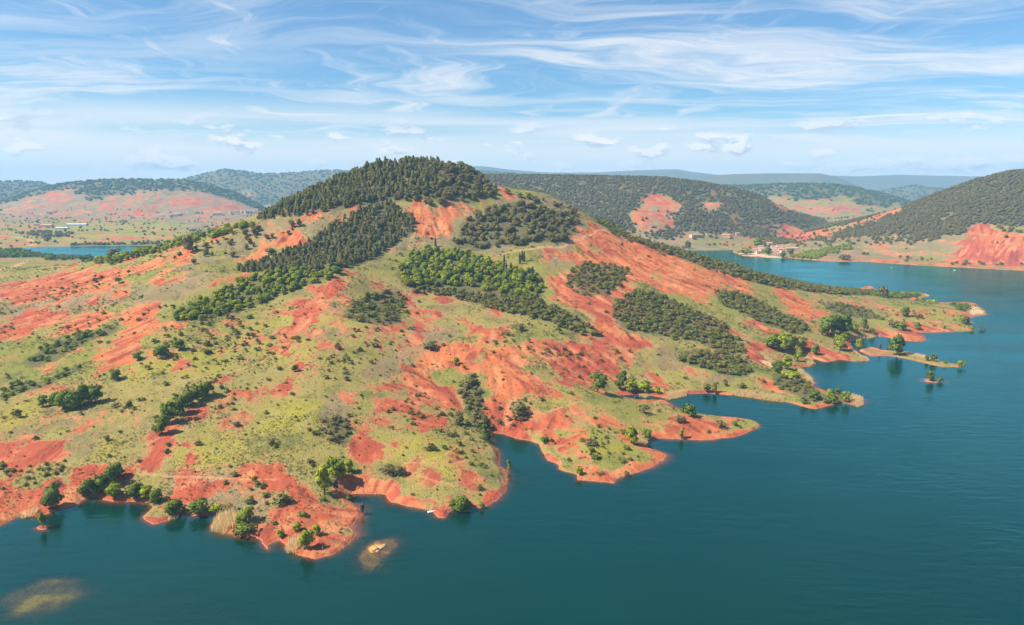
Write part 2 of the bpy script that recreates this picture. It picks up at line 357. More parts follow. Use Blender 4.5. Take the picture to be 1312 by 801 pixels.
shoal(WEED, -0.30, 0.16, 0.5)
shoal([(-40,690),(40,690),(80,700),(60,730),(0,760),(-40,760)], -1.9, 0.10)
shoal([(70,801),(110,780),(160,765),(230,760),(290,785),(320,815),(60,815)], -1.5, 0.10)
shoal([(-40,775),(20,790),(40,815),(-40,815)], -1.2, 0.12)
shoal([(540,668),(600,660),(640,665),(650,690),(600,700),(550,690)], -2.0, 0.10)
shoal([(380,715),(420,722),(455,705),(462,712),(430,740),(395,735)], -1.6, 0.12)
shoal([(653,608),(668,606),(672,616),(660,620)], -1.3, 0.15)
H = np.where(SD > 0, H, np.minimum(bed, -0.01))

# --- where survey pixels meet the ground
def hit(px, py):
    px = np.atleast_1d(np.asarray(px, float)); py = np.atleast_1d(np.asarray(py, float)); x, y, d = ray(px, py)
    Ys = rows(225, 13000, 0.004); t = Ys[None]/y[:, None]; zr = CAM_Z+d[:, None]*t
    g = zr-np.maximum(bil(HS, x[:, None]*t, np.repeat(Ys[None], len(px), 0)), 0.0)
    out = np.zeros((len(px), 2))
    for k in range(len(px)):
        w_ = np.nonzero(g[k] < 0)[0]
        if len(w_) and w_[0] > 0:
            i = w_[0]; f = g[k, i-1]/(g[k, i-1]-g[k, i]); Yv = Ys[i-1]+(Ys[i]-Ys[i-1])*f
        else:
            i = int(np.argmin(g[k, :430])); Yv = Ys[i]
        out[k] = (x[k]/y[k]*Yv, Yv)
    return out
HS = H.copy()
def ground(X, Y): return bil(H, X, Y)
# ================================================================== GROUND COVER ZONES (survey outlines, laid on the ground)
RED = [
 [(0,364),(17,360),(59,354),(100,349),(121,347),(139,349),(156,342),(196,339),(190,347),(165,353),(150,358),(200,357),(240,355),(243,360),(184,365),(134,371),(94,379),(42,386),(0,388),(-60,392),(-60,368)],
 [(180,347),(205,332),(235,325),(264,320),(262,324),(242,329),(208,339),(197,343),(180,350)],
 [(306,334),(322,325),(341,315),(354,310),(363,307),(371,302),(398,294),(398,298),(378,308),(364,315),(348,321),(331,328),(314,335)],
 [(-40,425),(0,416),(20,409),(40,399),(71,399),(72,413),(50,419),(34,431),(0,441),(-40,450)],
 [(57,430),(101,413),(142,396),(179,396),(202,382),(216,386),(200,402),(203,411),(182,434),(162,457),(135,471),(108,481),(101,476),(145,457),(148,447),(169,428),(178,412),(150,412),(110,424),(75,434)],
 [(0,522),(30,505),(70,491),(100,480),(105,484),(75,497),(35,511),(0,527)],
 [(-40,572),(0,570),(13,567),(42,562),(79,563),(75,572),(101,572),(107,585),(84,588),(67,592),(42,593),(17,595),(-40,589)],
 [(84,609),(109,599),(127,595),(139,596),(134,607),(117,615),(94,617)],
 [(-40,612),(0,612),(17,614),(33,622),(55,622),(80,627),(97,639),(84,651),(42,655),(25,658),(17,667),(0,676),(-40,680)],
 [(155,616),(182,592),(202,569),(216,548),(236,535),(270,515),(297,501),(313,503),(303,513),(270,535),(243,545),(229,562),(209,582),(200,594),(197,606),(185,610),(170,614)],
 [(213,640),(239,622),(250,618),(274,625),(260,637),(247,640),(235,652),(215,655),(190,664),(183,662),(195,650)],
 [(301,614),(331,595),(354,593),(358,602),(378,607),(381,624),(356,637),(324,650),(314,649),(331,637),(339,624),(345,615)],
 [(326,662),(348,655),(371,640),(380,625),(398,620),(404,634),(417,645),(444,650),(455,664),(456,684),(447,697),(430,709),(390,713),(380,690),(364,690),(345,698),(322,690),(310,680),(320,668)],
 [(444,537),(470,530),(491,535),(492,546),(474,558),(484,575),(484,590),(470,600),(440,592),(450,566),(455,552)],
 [(461,488),(481,491),(501,478),(531,467),(538,474),(521,481),(540,482),(562,492),(585,504),(580,519),(548,513),(545,530),(560,536),(578,545),(560,548),(535,535),(500,527),(486,540),(470,540),(497,515),(505,500),(480,497)],
 [(540,458),(575,440),(596,430),(609,450),(590,462),(562,467)],
 [(580,470),(605,468),(630,455),(650,446),(668,448),(676,466),(668,482),(690,475),(668,496),(664,512),(645,532),(625,545),(612,520),(630,498),(612,480),(590,480)],
 [(619,430),(643,429),(636,444)],
 [(670,447),(687,434),(713,444),(744,433),(764,440),(804,454),(818,464),(806,478),(791,488),(775,482),(765,492),(780,500),(790,507),(770,510),(740,498),(700,470),(676,462)],
 [(630,543),(650,538),(675,545),(690,540),(705,530),(724,530),(722,540),(735,550),(755,565),(762,578),(748,590),(752,602),(775,612),(800,606),(822,594),(840,584),(852,582),(848,592),(830,602),(800,613),(785,621),(742,616),(718,602),(700,588),(693,572),(680,565),(660,561),(634,555)],
 [(777,559),(794,559),(807,565),(831,575),(851,580),(842,584),(814,575),(794,569)],
 [(784,533),(800,540),(822,533),(841,537),(859,533),(878,530),(895,531),(920,534),(935,540),(920,548),(905,560),(850,562),(835,562),(838,550),(810,548),(790,543)],
 [(906,563),(934,560),(954,554),(974,545),(960,549),(930,554),(912,556)],
 [(515,276),(542,260),(562,267),(602,263),(630,257),(633,264),(622,278),(592,279),(575,292),(565,300),(548,310),(540,316),(520,324),(512,320),(535,305),(533,294),(548,290),(540,280)],
 [(440,352),(452,350),(448,366),(425,382),(400,402),(385,425),(368,432),(372,408),(405,384)],
 [(324,464),(354,445),(357,449),(330,466)], [(244,494),(283,486),(300,472),(306,480),(285,492)],
 [(690,322),(737,311),(751,290),(765,286),(785,298),(815,303),(844,315),(882,331),(905,345),(920,344),(941,354),(966,357),(966,382),(945,369),(920,366),(908,378),(911,399),(890,384),(860,370),(845,372),(830,362),(805,355),(812,380),(790,390),(775,400),(790,420),(800,430),(775,432),(755,415),(735,395),(715,380),(705,365),(712,345),(725,340),(745,350),(735,330),(700,335)],
 [(770,375),(800,370),(800,395),(790,412),(830,430),(850,445),(835,455),(800,440),(775,432),(760,410),(745,390)],
 [(937,411),(970,409),(996,424),(1029,432),(1063,453),(1096,460),(1080,462),(1046,462),(1029,449),(1012,437),(970,420)],
 [(962,441),(979,437),(996,453),(1008,462),(983,462)], [(996,390),(1029,388),(1050,395),(1063,407),(1046,409),(1021,403)],
 [(990,362),(1005,366),(1020,378),(1040,385),(1030,390),(1005,388),(998,375)],
 [(1110,413),(1138,420),(1185,432),(1181,438),(1134,431),(1112,424)], [(1165,425),(1180,420),(1220,420),(1246,421),(1246,426),(1200,428)],
 [(1196,402),(1240,402),(1243,406),(1210,406)], [(1085,384),(1108,388),(1112,394),(1090,391)], [(1170,393),(1195,397),(1190,401),(1168,397)], [(1150,380),(1185,381),(1180,384),(1150,383)],
 # beyond the water
 [(806,277),(814,268),(826,262),(832,254),(848,250),(861,253),(870,262),(862,275),(861,288),(845,294),(828,300),(812,292)], [(893,262),(905,258),(925,262),(918,271),(900,269)],
 [(980,252),(1000,250),(1040,262),(1082,258),(1118,268),(1108,276),(1060,281),(1020,274),(990,262)], [(985,294),(1010,290),(1035,297),(1022,305),(1000,304)],
 [(1010,306),(1060,292),(1110,281),(1140,269),(1162,261),(1156,268),(1120,284),(1070,298),(1020,311)], [(1186,283),(1216,269),(1218,273),(1196,286)],
 [(1236,300),(1250,288),(1266,284),(1275,294),(1320,302),(1320,347),(1240,342),(1200,340),(1225,328),(1240,315)], [(1098,334),(1118,330),(1150,336),(1215,341),(1215,344),(1150,340)],
 [(0,262),(50,250),(100,240),(106,247),(70,262),(30,272),(0,280)], [(110,264),(150,252),(200,242),(250,246),(318,262),(300,271),(210,276),(120,274)], [(300,240),(330,248),(318,252)],
 [(0,296),(14,297),(12,304),(0,304)],
]
TAN = [
 [(215,330),(260,312),(300,300),(330,286),(400,280),(470,264),(520,262),(640,258),(660,246),(720,256),(760,285),(745,310),(690,320),(560,330),(520,330),(480,345),(440,350),(420,310),(370,305),(300,335),(230,350)],
 [(0,372),(120,375),(260,350),(300,345),(240,385),(160,392),(90,400),(0,412)],
 [(845,445),(860,458),(880,470),(920,480),(975,492),(970,497),(915,490),(870,476),(845,462)],
 [(520,420),(570,415),(600,430),(560,450),(500,480),(470,490),(480,460)],
 [(690,320),(760,310),(745,335),(700,345)], [(200,600),(300,605),(350,640),(320,665),(240,640)], [(400,520),(450,500),(460,530),(420,560)],
 [(800,300),(880,310),(960,315),(1000,320),(1060,300),(1170,262),(1312,300),(1312,346),(1100,334),(960,326),(860,322)],
 [(0,236),(340,240),(330,280),(0,285)], [(800,245),(900,245),(1000,262),(1010,300),(820,310)],
]
PALE = [[(975,462),(992,466),(1000,474),(985,470)], [(1244,390),(1262,399),(1264,403),(1244,404)], [(1110,365),(1120,367),(1120,371)], [(1182,376),(1191,379),(1184,381)], [(1040,456),(1044,466),(1036,468)], [(940,321),(960,328),(985,330),(1010,331),(985,326)]]
BRIGHT = [[(150,470),(190,455),(240,440),(300,455),(280,480),(220,490),(160,490)], [(200,580),(250,560),(330,520),(400,510),(420,540),(360,580),(300,600),(220,605)], [(0,500),(130,520),(150,580),(120,590),(90,560),(0,555)],
 [(490,560),(560,550),(610,575),(590,610),(540,615),(490,590)], [(690,485),(760,500),(770,530),(720,530),(690,510)], [(735,565),(800,572),(840,582),(780,605),(755,590)], [(110,382),(150,368),(190,362),(185,370),(130,380)],
 [(850,460),(880,480),(960,498),(880,500),(850,490)], [(1110,390),(1230,400),(1240,415),(1120,412)], [(20,290),(200,285),(260,290),(230,308),(120,312),(10,310)], [(1030,318),(1092,322),(1100,331),(1040,330)], [(600,330),(690,345),(660,365),(590,360)],
 [(300,420),(400,390),(480,420),(440,470),(350,460)]]
PATHS = [([(180,607),(215,611),(250,611),(290,614),(340,615),(357,615)], .9), ([(520,594),(541,592.6),(578,594),(600,588)], .7), ([(541,592),(570,583),(590,570),(600,558)], .7), ([(522,602),(540,610),(560,617),(585,623)], .8),
 ([(700,529),(725,521),(745,515)], .8), ([(839,515),(842,523),(835,532)], .8), ([(-20,350),(0,346),(20,340),(36,336)], 5.0), ([(640,326),(690,318),(720,316),(750,303),(775,293)], 2.2), ([(200,500),(290,478),(360,455),(420,420),(470,400)], .7), ([(1,545),(60,525),(110,508)], .7), ([(20,304),(38,306),(46,312),(38,315),(52,314)], 9.0), ([(280,330),(340,322),(400,300)], .9)]
FOREST = {  # name: (outline, spacing m, kind mix)
 'ridge pines': [(325,285),(345,270),(380,254),(430,228),(460,214),(500,206),(545,200),(565,208),(560,235),(540,250),(500,258),(460,262),(420,272),(380,277),(350,281)],
 'summit oaks': [(545,212),(590,212),(620,230),(640,246),(632,252),(600,258),(560,262),(520,258),(500,262),(520,240),(545,230)],
 'pine plantation': [(298,348),(330,336),(365,325),(400,306),(430,287),(460,270),(500,262),(528,276),(535,292),(525,305),(505,315),(480,330),(460,340),(430,345),(395,350),(340,352)],
 'oak scrub below summit': [(575,317),(590,300),(600,280),(640,262),(680,262),(725,275),(738,290),(735,305),(720,312),(690,312),(650,315),(620,320),(590,318)],
 'bright grove': [(508,348),(530,326),(555,320),(590,324),(640,340),(680,352),(700,368),(690,385),(640,378),(590,368),(540,366),(515,366)],
 'lower grove': [(515,368),(560,368),(620,376),(690,386),(720,398),(745,415),(772,431),(740,428),(700,412),(650,401),(600,388),(560,378),(520,374)],
 'west grove': [(438,408),(470,380),(500,372),(525,382),(520,400),(505,420),(470,415)],
 'left grove': [(218,412),(240,392),(280,374),(330,354),(400,349),(440,346),(430,356),(390,369),(350,381),(300,401),(250,413)],
 'sparse bushes': [(165,472),(220,415),(300,402),(350,420),(362,450),(300,458),(240,455),(200,475)],
 'east patch': [(728,350),(750,337),(790,338),(806,345),(800,360),(780,375),(745,378),(728,368)],
 'big east patch': [(786,388),(815,372),(850,378),(880,395),(920,412),(945,435),(957,452),(935,456),(900,441),(850,431),(800,421),(788,405)],
 'cape patch': [(918,375),(945,375),(975,390),(1005,402),(1030,412),(1040,425),(1020,430),(985,416),(950,401),(925,391)],
 'east ridge scrub': [(748,272),(770,282),(800,298),(850,316),(900,328),(940,341),(1000,354),(1060,368),(1115,374),(1110,379),(1050,376),(990,368),(950,358),(920,349),(880,334),(830,316),(790,303)],
 'shore patch': [(870,456),(890,448),(930,455),(958,465),(965,480),(945,485),(900,472),(875,465)],
 'spit scrub': [(985,480),(1010,478),(1035,490),(1055,505),(1090,511),(1080,519),(1050,516),(1020,506),(995,495)],
 'cape scrub': [(1050,385),(1090,390),(1120,400),(1137,411),(1100,408),(1060,398)],
 'point scrub': [(1115,372),(1140,376),(1180,377.5),(1182,381.5),(1150,382.5),(1120,379)],
 'tip scrub': [(1215,388.5),(1238,389),(1247,397),(1230,400)],
 'left rows': [(33,462),(60,442),(110,428),(150,415),(148,425),(110,441),(75,461),(45,470)],
 'left ravine': [(0,500),(20,492),(70,485),(100,465),(110,470),(70,492),(30,503),(0,513)],
 'middle ravine': [(588,490),(605,478),(612,500),(620,530),(640,560),(630,572),(605,545),(590,520)],
 'west ravine': [(408,535),(440,535),(457,555),(446,572),(420,560)],
 'bay bank': [(652,516),(675,508),(684,525),(672,542),(650,536)],
 'upper shelf': [(615,440),(640,425),(690,440),(745,452),(750,470),(720,462),(680,450)],
 'left skyline trees': [(120,336),(200,318),(260,302),(330,284),(325,291),(260,309),(200,325),(140,341)],
 'hillside junipers': [(195,345),(260,315),(320,292),(400,284),(405,292),(360,306),(300,330),(215,350)],
 'scrub at the left shore': [(0,592),(30,590),(100,596),(60,612),(55,620),(35,620),(0,608)],
 'west slope bushes': [(400,470),(450,420),(520,405),(520,430),(470,470),(430,500)],
 'saddle oaks': [(640,262),(700,254),(745,275),(740,292),(700,285)],
}
def to_world(P): return hit([p[0] for p in P], [p[1] for p in P])
def densify(P, k=3):
    out = []
    for i, p in enumerate(P):
        q = P[(i+1) % len(P)]; out += [(p[0]+(q[0]-p[0])*j/k, p[1]+(q[1]-p[1])*j/k) for j in range(k)]
    return out
amp = np.clip(GY/90, 2.5, 30)
VX = GX+fbm(GX, GY, 26, 4, 30)*amp*1.1+fbm(GX, GY, 240, 3, 31)*np.clip(GY-1500, 0, 2600)/60; VY = GY+fbm(GX, GY, 26, 4, 32)*amp*1.3+fbm(GX, GY, 240, 3, 33)*np.clip(GY-1500, 0, 2600)/30
def mask_of(polys):
    m = np.zeros(GX.shape, bool)
    for P in polys: m |= inside(VX, VY, to_world(densify(P)))
    return m.astype(np.float32)
def blur(F, r, n=2):
    for _ in range(n):
        for ax in (0, 1):
            c = np.cumsum(np.concatenate([np.zeros_like(np.take(F, [0], ax)), F], ax), ax); L = F.shape[ax]
            hi = np.minimum(np.arange(L)+r+1, L); lo = np.maximum(np.arange(L)-r, 0)
            sh = [1, 1]; sh[ax] = L
            F = (np.take(c, hi, ax)-np.take(c, lo, ax))/(hi-lo).reshape(sh)
    return F.astype(np.float32)
m_red = mask_of(RED); m_tan = mask_of(TAN); m_pale = mask_of(PALE); m_bri = mask_of(BRIGHT); m_for = mask_of([v for k, v in FOREST.items() if k not in ('sparse bushes', 'west slope bushes', 'hillside junipers', 'saddle oaks', 'bay bank', 'upper shelf', 'scrub at the left shore', 'left skyline trees')])
F_WORLD = {k: to_world(densify(P)) for k, P in FOREST.items()}
m_path = np.zeros(GX.shape, np.float32)
for P, wd in PATHS:
    Pw = to_world(P); m = (GX > Pw[:, 0].min()-20) & (GX < Pw[:, 0].max()+20) & (GY > Pw[:, 1].min()-20) & (GY < Pw[:, 1].max()+20)
    m_path[m] = np.maximum(m_path[m], (0.9 if wd > 2 else 0.6)*(1-sst(seg_dist(VX[m]*.25+GX[m]*.75, VY[m]*.25+GY[m]*.75, Pw, False), wd*0.5, wd*1.2)))
shore_red = (1-sst(SD+fbm(GX, GY, 26, 4, 35)*8, 2.0, 6.5))*(GY < 1750)*sst(SD, -9, -4)
raw_red = m_red.copy()
m_red = np.maximum(blur(m_red, 2), shore_red).astype(np.float32)
m_tan = blur(m_tan, 6); m_bri = blur(m_bri, 6); m_for = blur(m_for, 3); m_pale = blur(m_pale, 1)
# woods on the far slopes
fw = np.zeros(GX.shape)
for k, rd in enumerate(RIDGES):
    m = rid_id == k+1; n_ = fbm(GX[m], GY[m], 180, 4, 60+k)
    lo = {'right': 0.30, 'plateau': 0.22, 'mid': 0.40, 'l1': 0.45}.get(rd['n'], 0.0)
    fw[m] = sst(rid_t[m]+n_*0.35, lo, lo+0.16)
fw = fw*(1-np.clip(m_red*1.3, 0, 1))
m_for = np.maximum(m_for, fw).astype(np.float32)
weed = np.zeros(GX.shape, np.float32); Pw = poly_px(WEED); weed[inside(WX, WY, Pw)] = 1; weed = blur(weed, 6)
rockb = np.zeros(GX.shape, np.float32); rockb[inside(WX, WY, poly_px([(462,714),(474,698),(486,690),(503,688),(510,696),(498,712),(484,726),(468,730)]))] = 1; rockb = blur(rockb, 2)

# --- gullies: noise combed along the fall line, deepest in bare soil
near = slice(0, NN)
gy_, gx_ = np.zeros((NN, NXC)), np.zeros((NN, NXC))
Hs = blur(H[:NN].astype(np.float64), 4)
dX = GX[near][:, 1:2]-GX[near][:, 0:1]
gx_ = np.gradient(Hs, axis=1)/dX; gy_ = np.gradient(Hs, axis=0)/np.gradient(YN)[:, None]-gx_*(SR[None, :])
gl = np.sqrt(gx_**2+gy_**2)+1e-6; ux, uy = gx_/gl, gy_/gl
def comb(wl, step, n, seed):
    acc = np.zeros((NN, NXC), np.float32)
    for sg in (1, -1):
        x = GX[near].copy(); y = GY[near].copy()
        for k in range(n):
            acc += vn(x/wl+seed*3.3, y/wl+seed*7.1)
            i, j = grid_ij(x, y); i = np.clip(np.rint(i).astype(int), 0, NN-1); j = np.clip(np.rint(j).astype(int), 0, NXC-1)
            x += sg*step*ux[i, j]; y += sg*step*uy[i, j]
    acc -= blur(acc, 14, 1); return acc/acc.std()
L1 = comb(7.0, 3.4, 7, 1); L2 = comb(3.0, 1.8, 7, 2)
steep = sst(gl, 0.06, 0.40)
g_amp = m_red[near]*(0.30+0.70*steep)*sst(SD[near], 1.5, 9)
gull = (np.clip(-np.abs(L1)*0.9+0.5, -1.6, 0.6)*0.95+L2*0.30)*g_amp*np.clip(0.5+GY[near]/900, 0.5, 1.5)
H[:NN] += np.where(SD[near] > 0, gull, 0)
# ledges of harder beds in the bare slopes
bedz = (H[:NN]*0.9+GX[near]*0.05+fbm(GX[near], GY[near], 60, 3, 70)*3.0)/3.4
fr = bedz-np.floor(bedz); H[:NN] += np.where(SD[near] > 6, (sst(fr, 0.74, 0.93)-fr)*1.3*np.clip(m_red[near]*1.1-.1, 0, 1)*steep*sst(fbm(GX[near], GY[near], 90, 2, 71), -0.25, 0.15), 0)
H = np.where((SD > 0) & (H < 0.06), 0.06, H)
streak = np.zeros(GX.shape, np.float32); streak[:NN] = np.clip(L1*0.5+L2*0.5, -2, 2)*0.25+0.5; streak[NN:] = 0.5

# cover fields, broken up by world noise
SC = np.clip(GY/700, 1, 6)                     # coarser break-up where the mesh is coarser
n_big = (fbm(GX, GY, 110, 4, 81)+1)/2; n_mid = (fbm(GX, GY, 24*1.0, 5, 82, 0.6)+1)/2; wf = sst(GY, 700, 2600); n_sp = (fbm(GX, GY, 7, 4, 83, 0.6)*(1-wf)+fbm(GX, GY, 45, 5, 87, 0.6)*wf+1)/2
n_str = fbm(GX*0.8+GY*0.35, GY*0.45-GX*0.2, 16, 5, 85, 0.62)
patchy = sst(fbm(GX, GY, 170, 3, 84), 0.05, 0.5)*0.16*(SD > 0)
red_f = np.where(GY < 1700, np.maximum(blur(raw_red, 4)*0.96, shore_red), blur(raw_red, 4, 2)*np.where(GY > 3000, 0.36, 0.85))
red_f = red_f+n_str*1.35+(n_sp-0.5)*0.75+(streak-0.5)*0.10+patchy-0.20*np.clip(m_for, 0, 1)*(raw_red < .5)
red_f = np.where(GY > 1700, red_f+fbm(GX, GY, 130, 5, 86, 0.65)*0.9, red_f)
red_f = red_f*sst(SD, -10, -5)
red_f = np.clip(red_f, 0, 1).astype(np.float32)
tan_f = np.clip(m_tan*0.75+0.12+(n_mid-0.5)*1.2+(n_big-.5)*0.9, 0, 1).astype(np.float32)
m_for = np.clip(m_for+(n_sp-0.5)*0.7*(m_for > 0.02), 0, 1).astype(np.float32)
# ================================================================== GROUND MESHES AND MATERIALS
def grid_mesh(name, i0, i1, si, sj, Z, keep=None):
    ii = np.arange(i0, i1, si); jj = np.arange(0, NXC, sj)
    ix = np.ix_(ii, jj); n, m = len(ii), len(jj)
    v = np.stack([GX[ix], GY[ix], Z[ix] if isinstance(Z, np.ndarray) else np.full((n, m), Z)], -1).reshape(-1, 3)
    idx = np.arange(n*m).reshape(n, m); f = np.stack([idx[:-1, :-1], idx[:-1, 1:], idx[1:, 1:], idx[1:, :-1]], -1).reshape(-1, 4)
    if keep is not None:
        k = keep[ix].ravel(); f = f[k[f].any(1)]
        used = np.zeros(n*m, bool); used[f.ravel()] = True; re = np.cumsum(used)-1; v = v[used]; f = re[f]
    else: used = np.ones(n*m, bool)
    return np_mesh(name, v, f), ix, used
def attr(me, name, ch, ix, used):
    a = me.attributes.new(name, 'FLOAT_COLOR', 'POINT')
    d = np.stack([c[ix].ravel()[used] for c in ch], -1).astype(np.float32); a.data.foreach_set('color', d.ravel())

def ground_material():
    m = bpy.data.materials.new('ground'); m.use_nodes = True; t = NT(m.node_tree); t.n.clear()
    geo = t.new('ShaderNodeNewGeometry'); pos = geo.outputs['Position']
    A = t.new('ShaderNodeAttribute', attribute_name='cover'); B = t.new('ShaderNodeAttribute', attribute_name='cover2')
    sA = t.new('ShaderNodeSeparateColor'); t.l.new(A.outputs['Color'], sA.inputs[0]); sB = t.new('ShaderNodeSeparateColor'); t.l.new(B.outputs['Color'], sB.inputs[0])
    red, tan, forest, path = sA.outputs[0], sA.outputs[1], sA.outputs[2], A.outputs['Alpha']
    bri, weedm, pale, strk = sB.outputs[0], sB.outputs[1], sB.outputs[2], B.outputs['Alpha']
    flat = t.mapping(pos, scale=(1, 1, 0.35))
    C = t.new('ShaderNodeAttribute', attribute_name='cover3'); sC = t.new('ShaderNodeSeparateColor'); t.l.new(C.outputs['Color'], sC.inputs[0])
    n_big, n_mid, n_sp = sC.outputs
    n_fine = t.noise(flat, 0.42, 3, 0.65); n_tiny = t.noise(flat, 1.9, 2, 0.7)
    # grassland
    g = t.mix(t.ramp(n_big, 0.35, 0.65), (0.222, 0.205, 0.040), (0.275, 0.218, 0.062))
    g = t.mix(t.ramp(n_mid, 0.50, 0.80), g, (0.135, 0.150, 0.032))
    g = t.mix(t.math('MULTIPLY', bri, t.ramp(n_mid, 0.62, 0.3, 0.15, 0.8)), g, (0.330, 0.278, 0.032))
    g = t.mix(t.math('MULTIPLY', t.ramp(n_sp, 0.60, 0.85), 0.6), g, (0.075, 0.085, 0.028))
    g = t.mix(t.math('MULTIPLY', t.ramp(n_sp, 0.40, 0.15), 0.5), g, (0.33, 0.27, 0.12))
    tn = t.mix(t.ramp(n_mid, 0.35, 0.65), (0.270, 0.205, 0.108), (0.205, 0.170, 0.075))
    tn = t.mix(t.ramp(n_sp, 0.55, 0.8), tn, (0.13, 0.118, 0.05))
    tn = t.mix(t.math('MULTIPLY', t.ramp(n_fine, 0.50, 0.62), t.ramp(n_big, 0.40, 0.60, 0.2, 0.8)), tn, (0.38, 0.140, 0.070))
    g = t.mix(t.ramp(tan, 0.35, 0.75), g, tn)
    g = t.mix(t.math('MULTIPLY', t.ramp(n_tiny, 0.46, 0.66), 0.62), g, (0.055, 0.058, 0.020))
    # bare red pelite
    r = t.mix(t.ramp(n_big, 0.36, 0.64), (0.470, 0.136, 0.046), (0.380, 0.082, 0.038))
    r = t.mix(t.ramp(n_mid, 0.50, 0.75), r, (0.490, 0.190, 0.075))
    r = t.mix(t.ramp(n_mid, 0.42, 0.22, 0, 0.7), r, (0.290, 0.060, 0.034))
    r = t.mix(t.ramp(strk, 0.55, 0.80, 0.0, 0.75), r, (0.230, 0.045, 0.028))
    r = t.mix(t.ramp(strk, 0.42, 0.15, 0.0, 0.65), r, (0.530, 0.225, 0.100))
    r = t.mix(t.ramp(n_sp, 0.64, 0.9, 0.0, 0.6), r, (0.20, 0.12, 0.05))
    r = t.mix(t.ramp(n_tiny, 0.54, 0.72, 0.0, 0.40), r, (0.22, 0.055, 0.030))
    sz = t.new('ShaderNodeSeparateXYZ'); t.l.new(pos, sz.inputs[0])
    beds = t.noise(t.new('ShaderNodeCombineXYZ', i={'X': t.math('ADD', t.math('MULTIPLY', sz.outputs[2], 0.9), t.math('MULTIPLY', n_mid, 3.0)), 'Y': t.math('MULTIPLY', n_big, 6.0), 'Z': 0.0}).outputs[0], 0.8, 3, 0.6)
    r = t.mix(t.ramp(beds, 0.56, 0.70, 0.0, 0.40), r, (0.27, 0.055, 0.040))
    r = t.mix(t.math('MULTIPLY', t.ramp(n_fine, 0.64, 0.80), 0.5), r, (0.26, 0.17, 0.07))
    redf = t.ramp(t.math('ADD', red, t.math('MULTIPLY', t.math('SUBTRACT', n_fine, 0.5), 0.9)), 0.36, 0.62)
    c = t.mix(t.math('MULTIPLY', t.ramp(red, 0.08, 0.42), t.ramp(n_fine, 0.38, 0.60, 0.15, 0.9)), g, t.mix(n_mid, (0.37, 0.215, 0.095), (0.42, 0.17, 0.075)))
    c = t.mix(redf, c, r)
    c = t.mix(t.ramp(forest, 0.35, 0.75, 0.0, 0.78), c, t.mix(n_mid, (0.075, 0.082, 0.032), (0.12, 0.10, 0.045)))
    c = t.mix(t.math('MULTIPLY', path, t.ramp(n_fine, 0.3, 0.6, 0.5, 0.95)), c, (0.50, 0.27, 0.135))
    c = t.mix(t.ramp(t.math('ADD', pale, t.math('MULTIPLY', t.math('SUBTRACT', n_fine, 0.5), 0.6)), 0.35, 0.7), c, (0.52, 0.36, 0.20))
    wd = t.mix(t.ramp(n_tiny, 0.35, 0.65), (0.34, 0.30, 0.025), (0.16, 0.13, 0.03))
    c = t.mix(t.ramp(t.math('ADD', weedm, t.math('MULTIPLY', t.math('SUBTRACT', n_fine, 0.5), 0.8)), 0.4, 0.6), c, wd)
    # wet bed: dull silt in deeper water
    c = t.mix(t.ramp(sz.outputs[2], -0.02, -0.5, 0, 0.6), c, (0.21, 0.095, 0.035))
    c = t.mix(t.ramp(sz.outputs[2], -0.5, -2.2), c, t.mix(n_mid, (0.09, 0.055, 0.035), (0.16, 0.115, 0.055)))
    c = t.mix(t.math('MULTIPLY', t.ramp(sz.outputs[2], 0.35, 0.05), t.ramp(sz.outputs[2], -0.1, 0.02)), c, t.mix(n_fine, (0.33, 0.095, 0.04), (0.5, 0.24, 0.12)))
    c = t.mix(t.ramp(t.math('ADD', C.outputs['Alpha'], t.math('MULTIPLY', t.math('SUBTRACT', n_fine, 0.5), 1.2)), 0.35, 0.7), c, t.mix(n_tiny, (0.34, 0.17, 0.03), (0.62, 0.36, 0.08)))
    bmp = t.new('ShaderNodeBump', i={'Strength': 0.9, 'Distance': 1.0})
    t.l.new(t.math('ADD', t.math('MULTIPLY', n_fine, 1.1), t.math('MULTIPLY', n_tiny, 0.55)), bmp.inputs['Height'])
    p = t.new('ShaderNodeBsdfPrincipled', i={'Roughness': 0.95, 'Specular IOR Level': 0.12}); t.l.new(c, p.inputs['Base Color']); t.l.new(bmp.outputs[0], p.inputs['Normal'])
    o = t.new('ShaderNodeOutputMaterial'); t.l.new(p.outputs[0], o.inputs[0]); return m
M_GROUND = ground_material()
CH1 = (red_f, tan_f, m_for, m_path); CH2 = (m_bri, weed, np.maximum(m_pale, rockb*0.0), streak)
for nm, i0, i1, si, sj in (('terrain', 0, NN, 1, 1), ('far_hills', NN-1, NR, 1, 2)):
    me, ix, used = grid_mesh(nm, i0, i1, si, sj, H); attr(me, 'cover', CH1, ix, used); attr(me, 'cover2', CH2, ix, used); attr(me, 'cover3', (n_big, n_mid, n_sp, rockb), ix, used)
    tag(link(nm, me, M_GROUND), kind='structure')

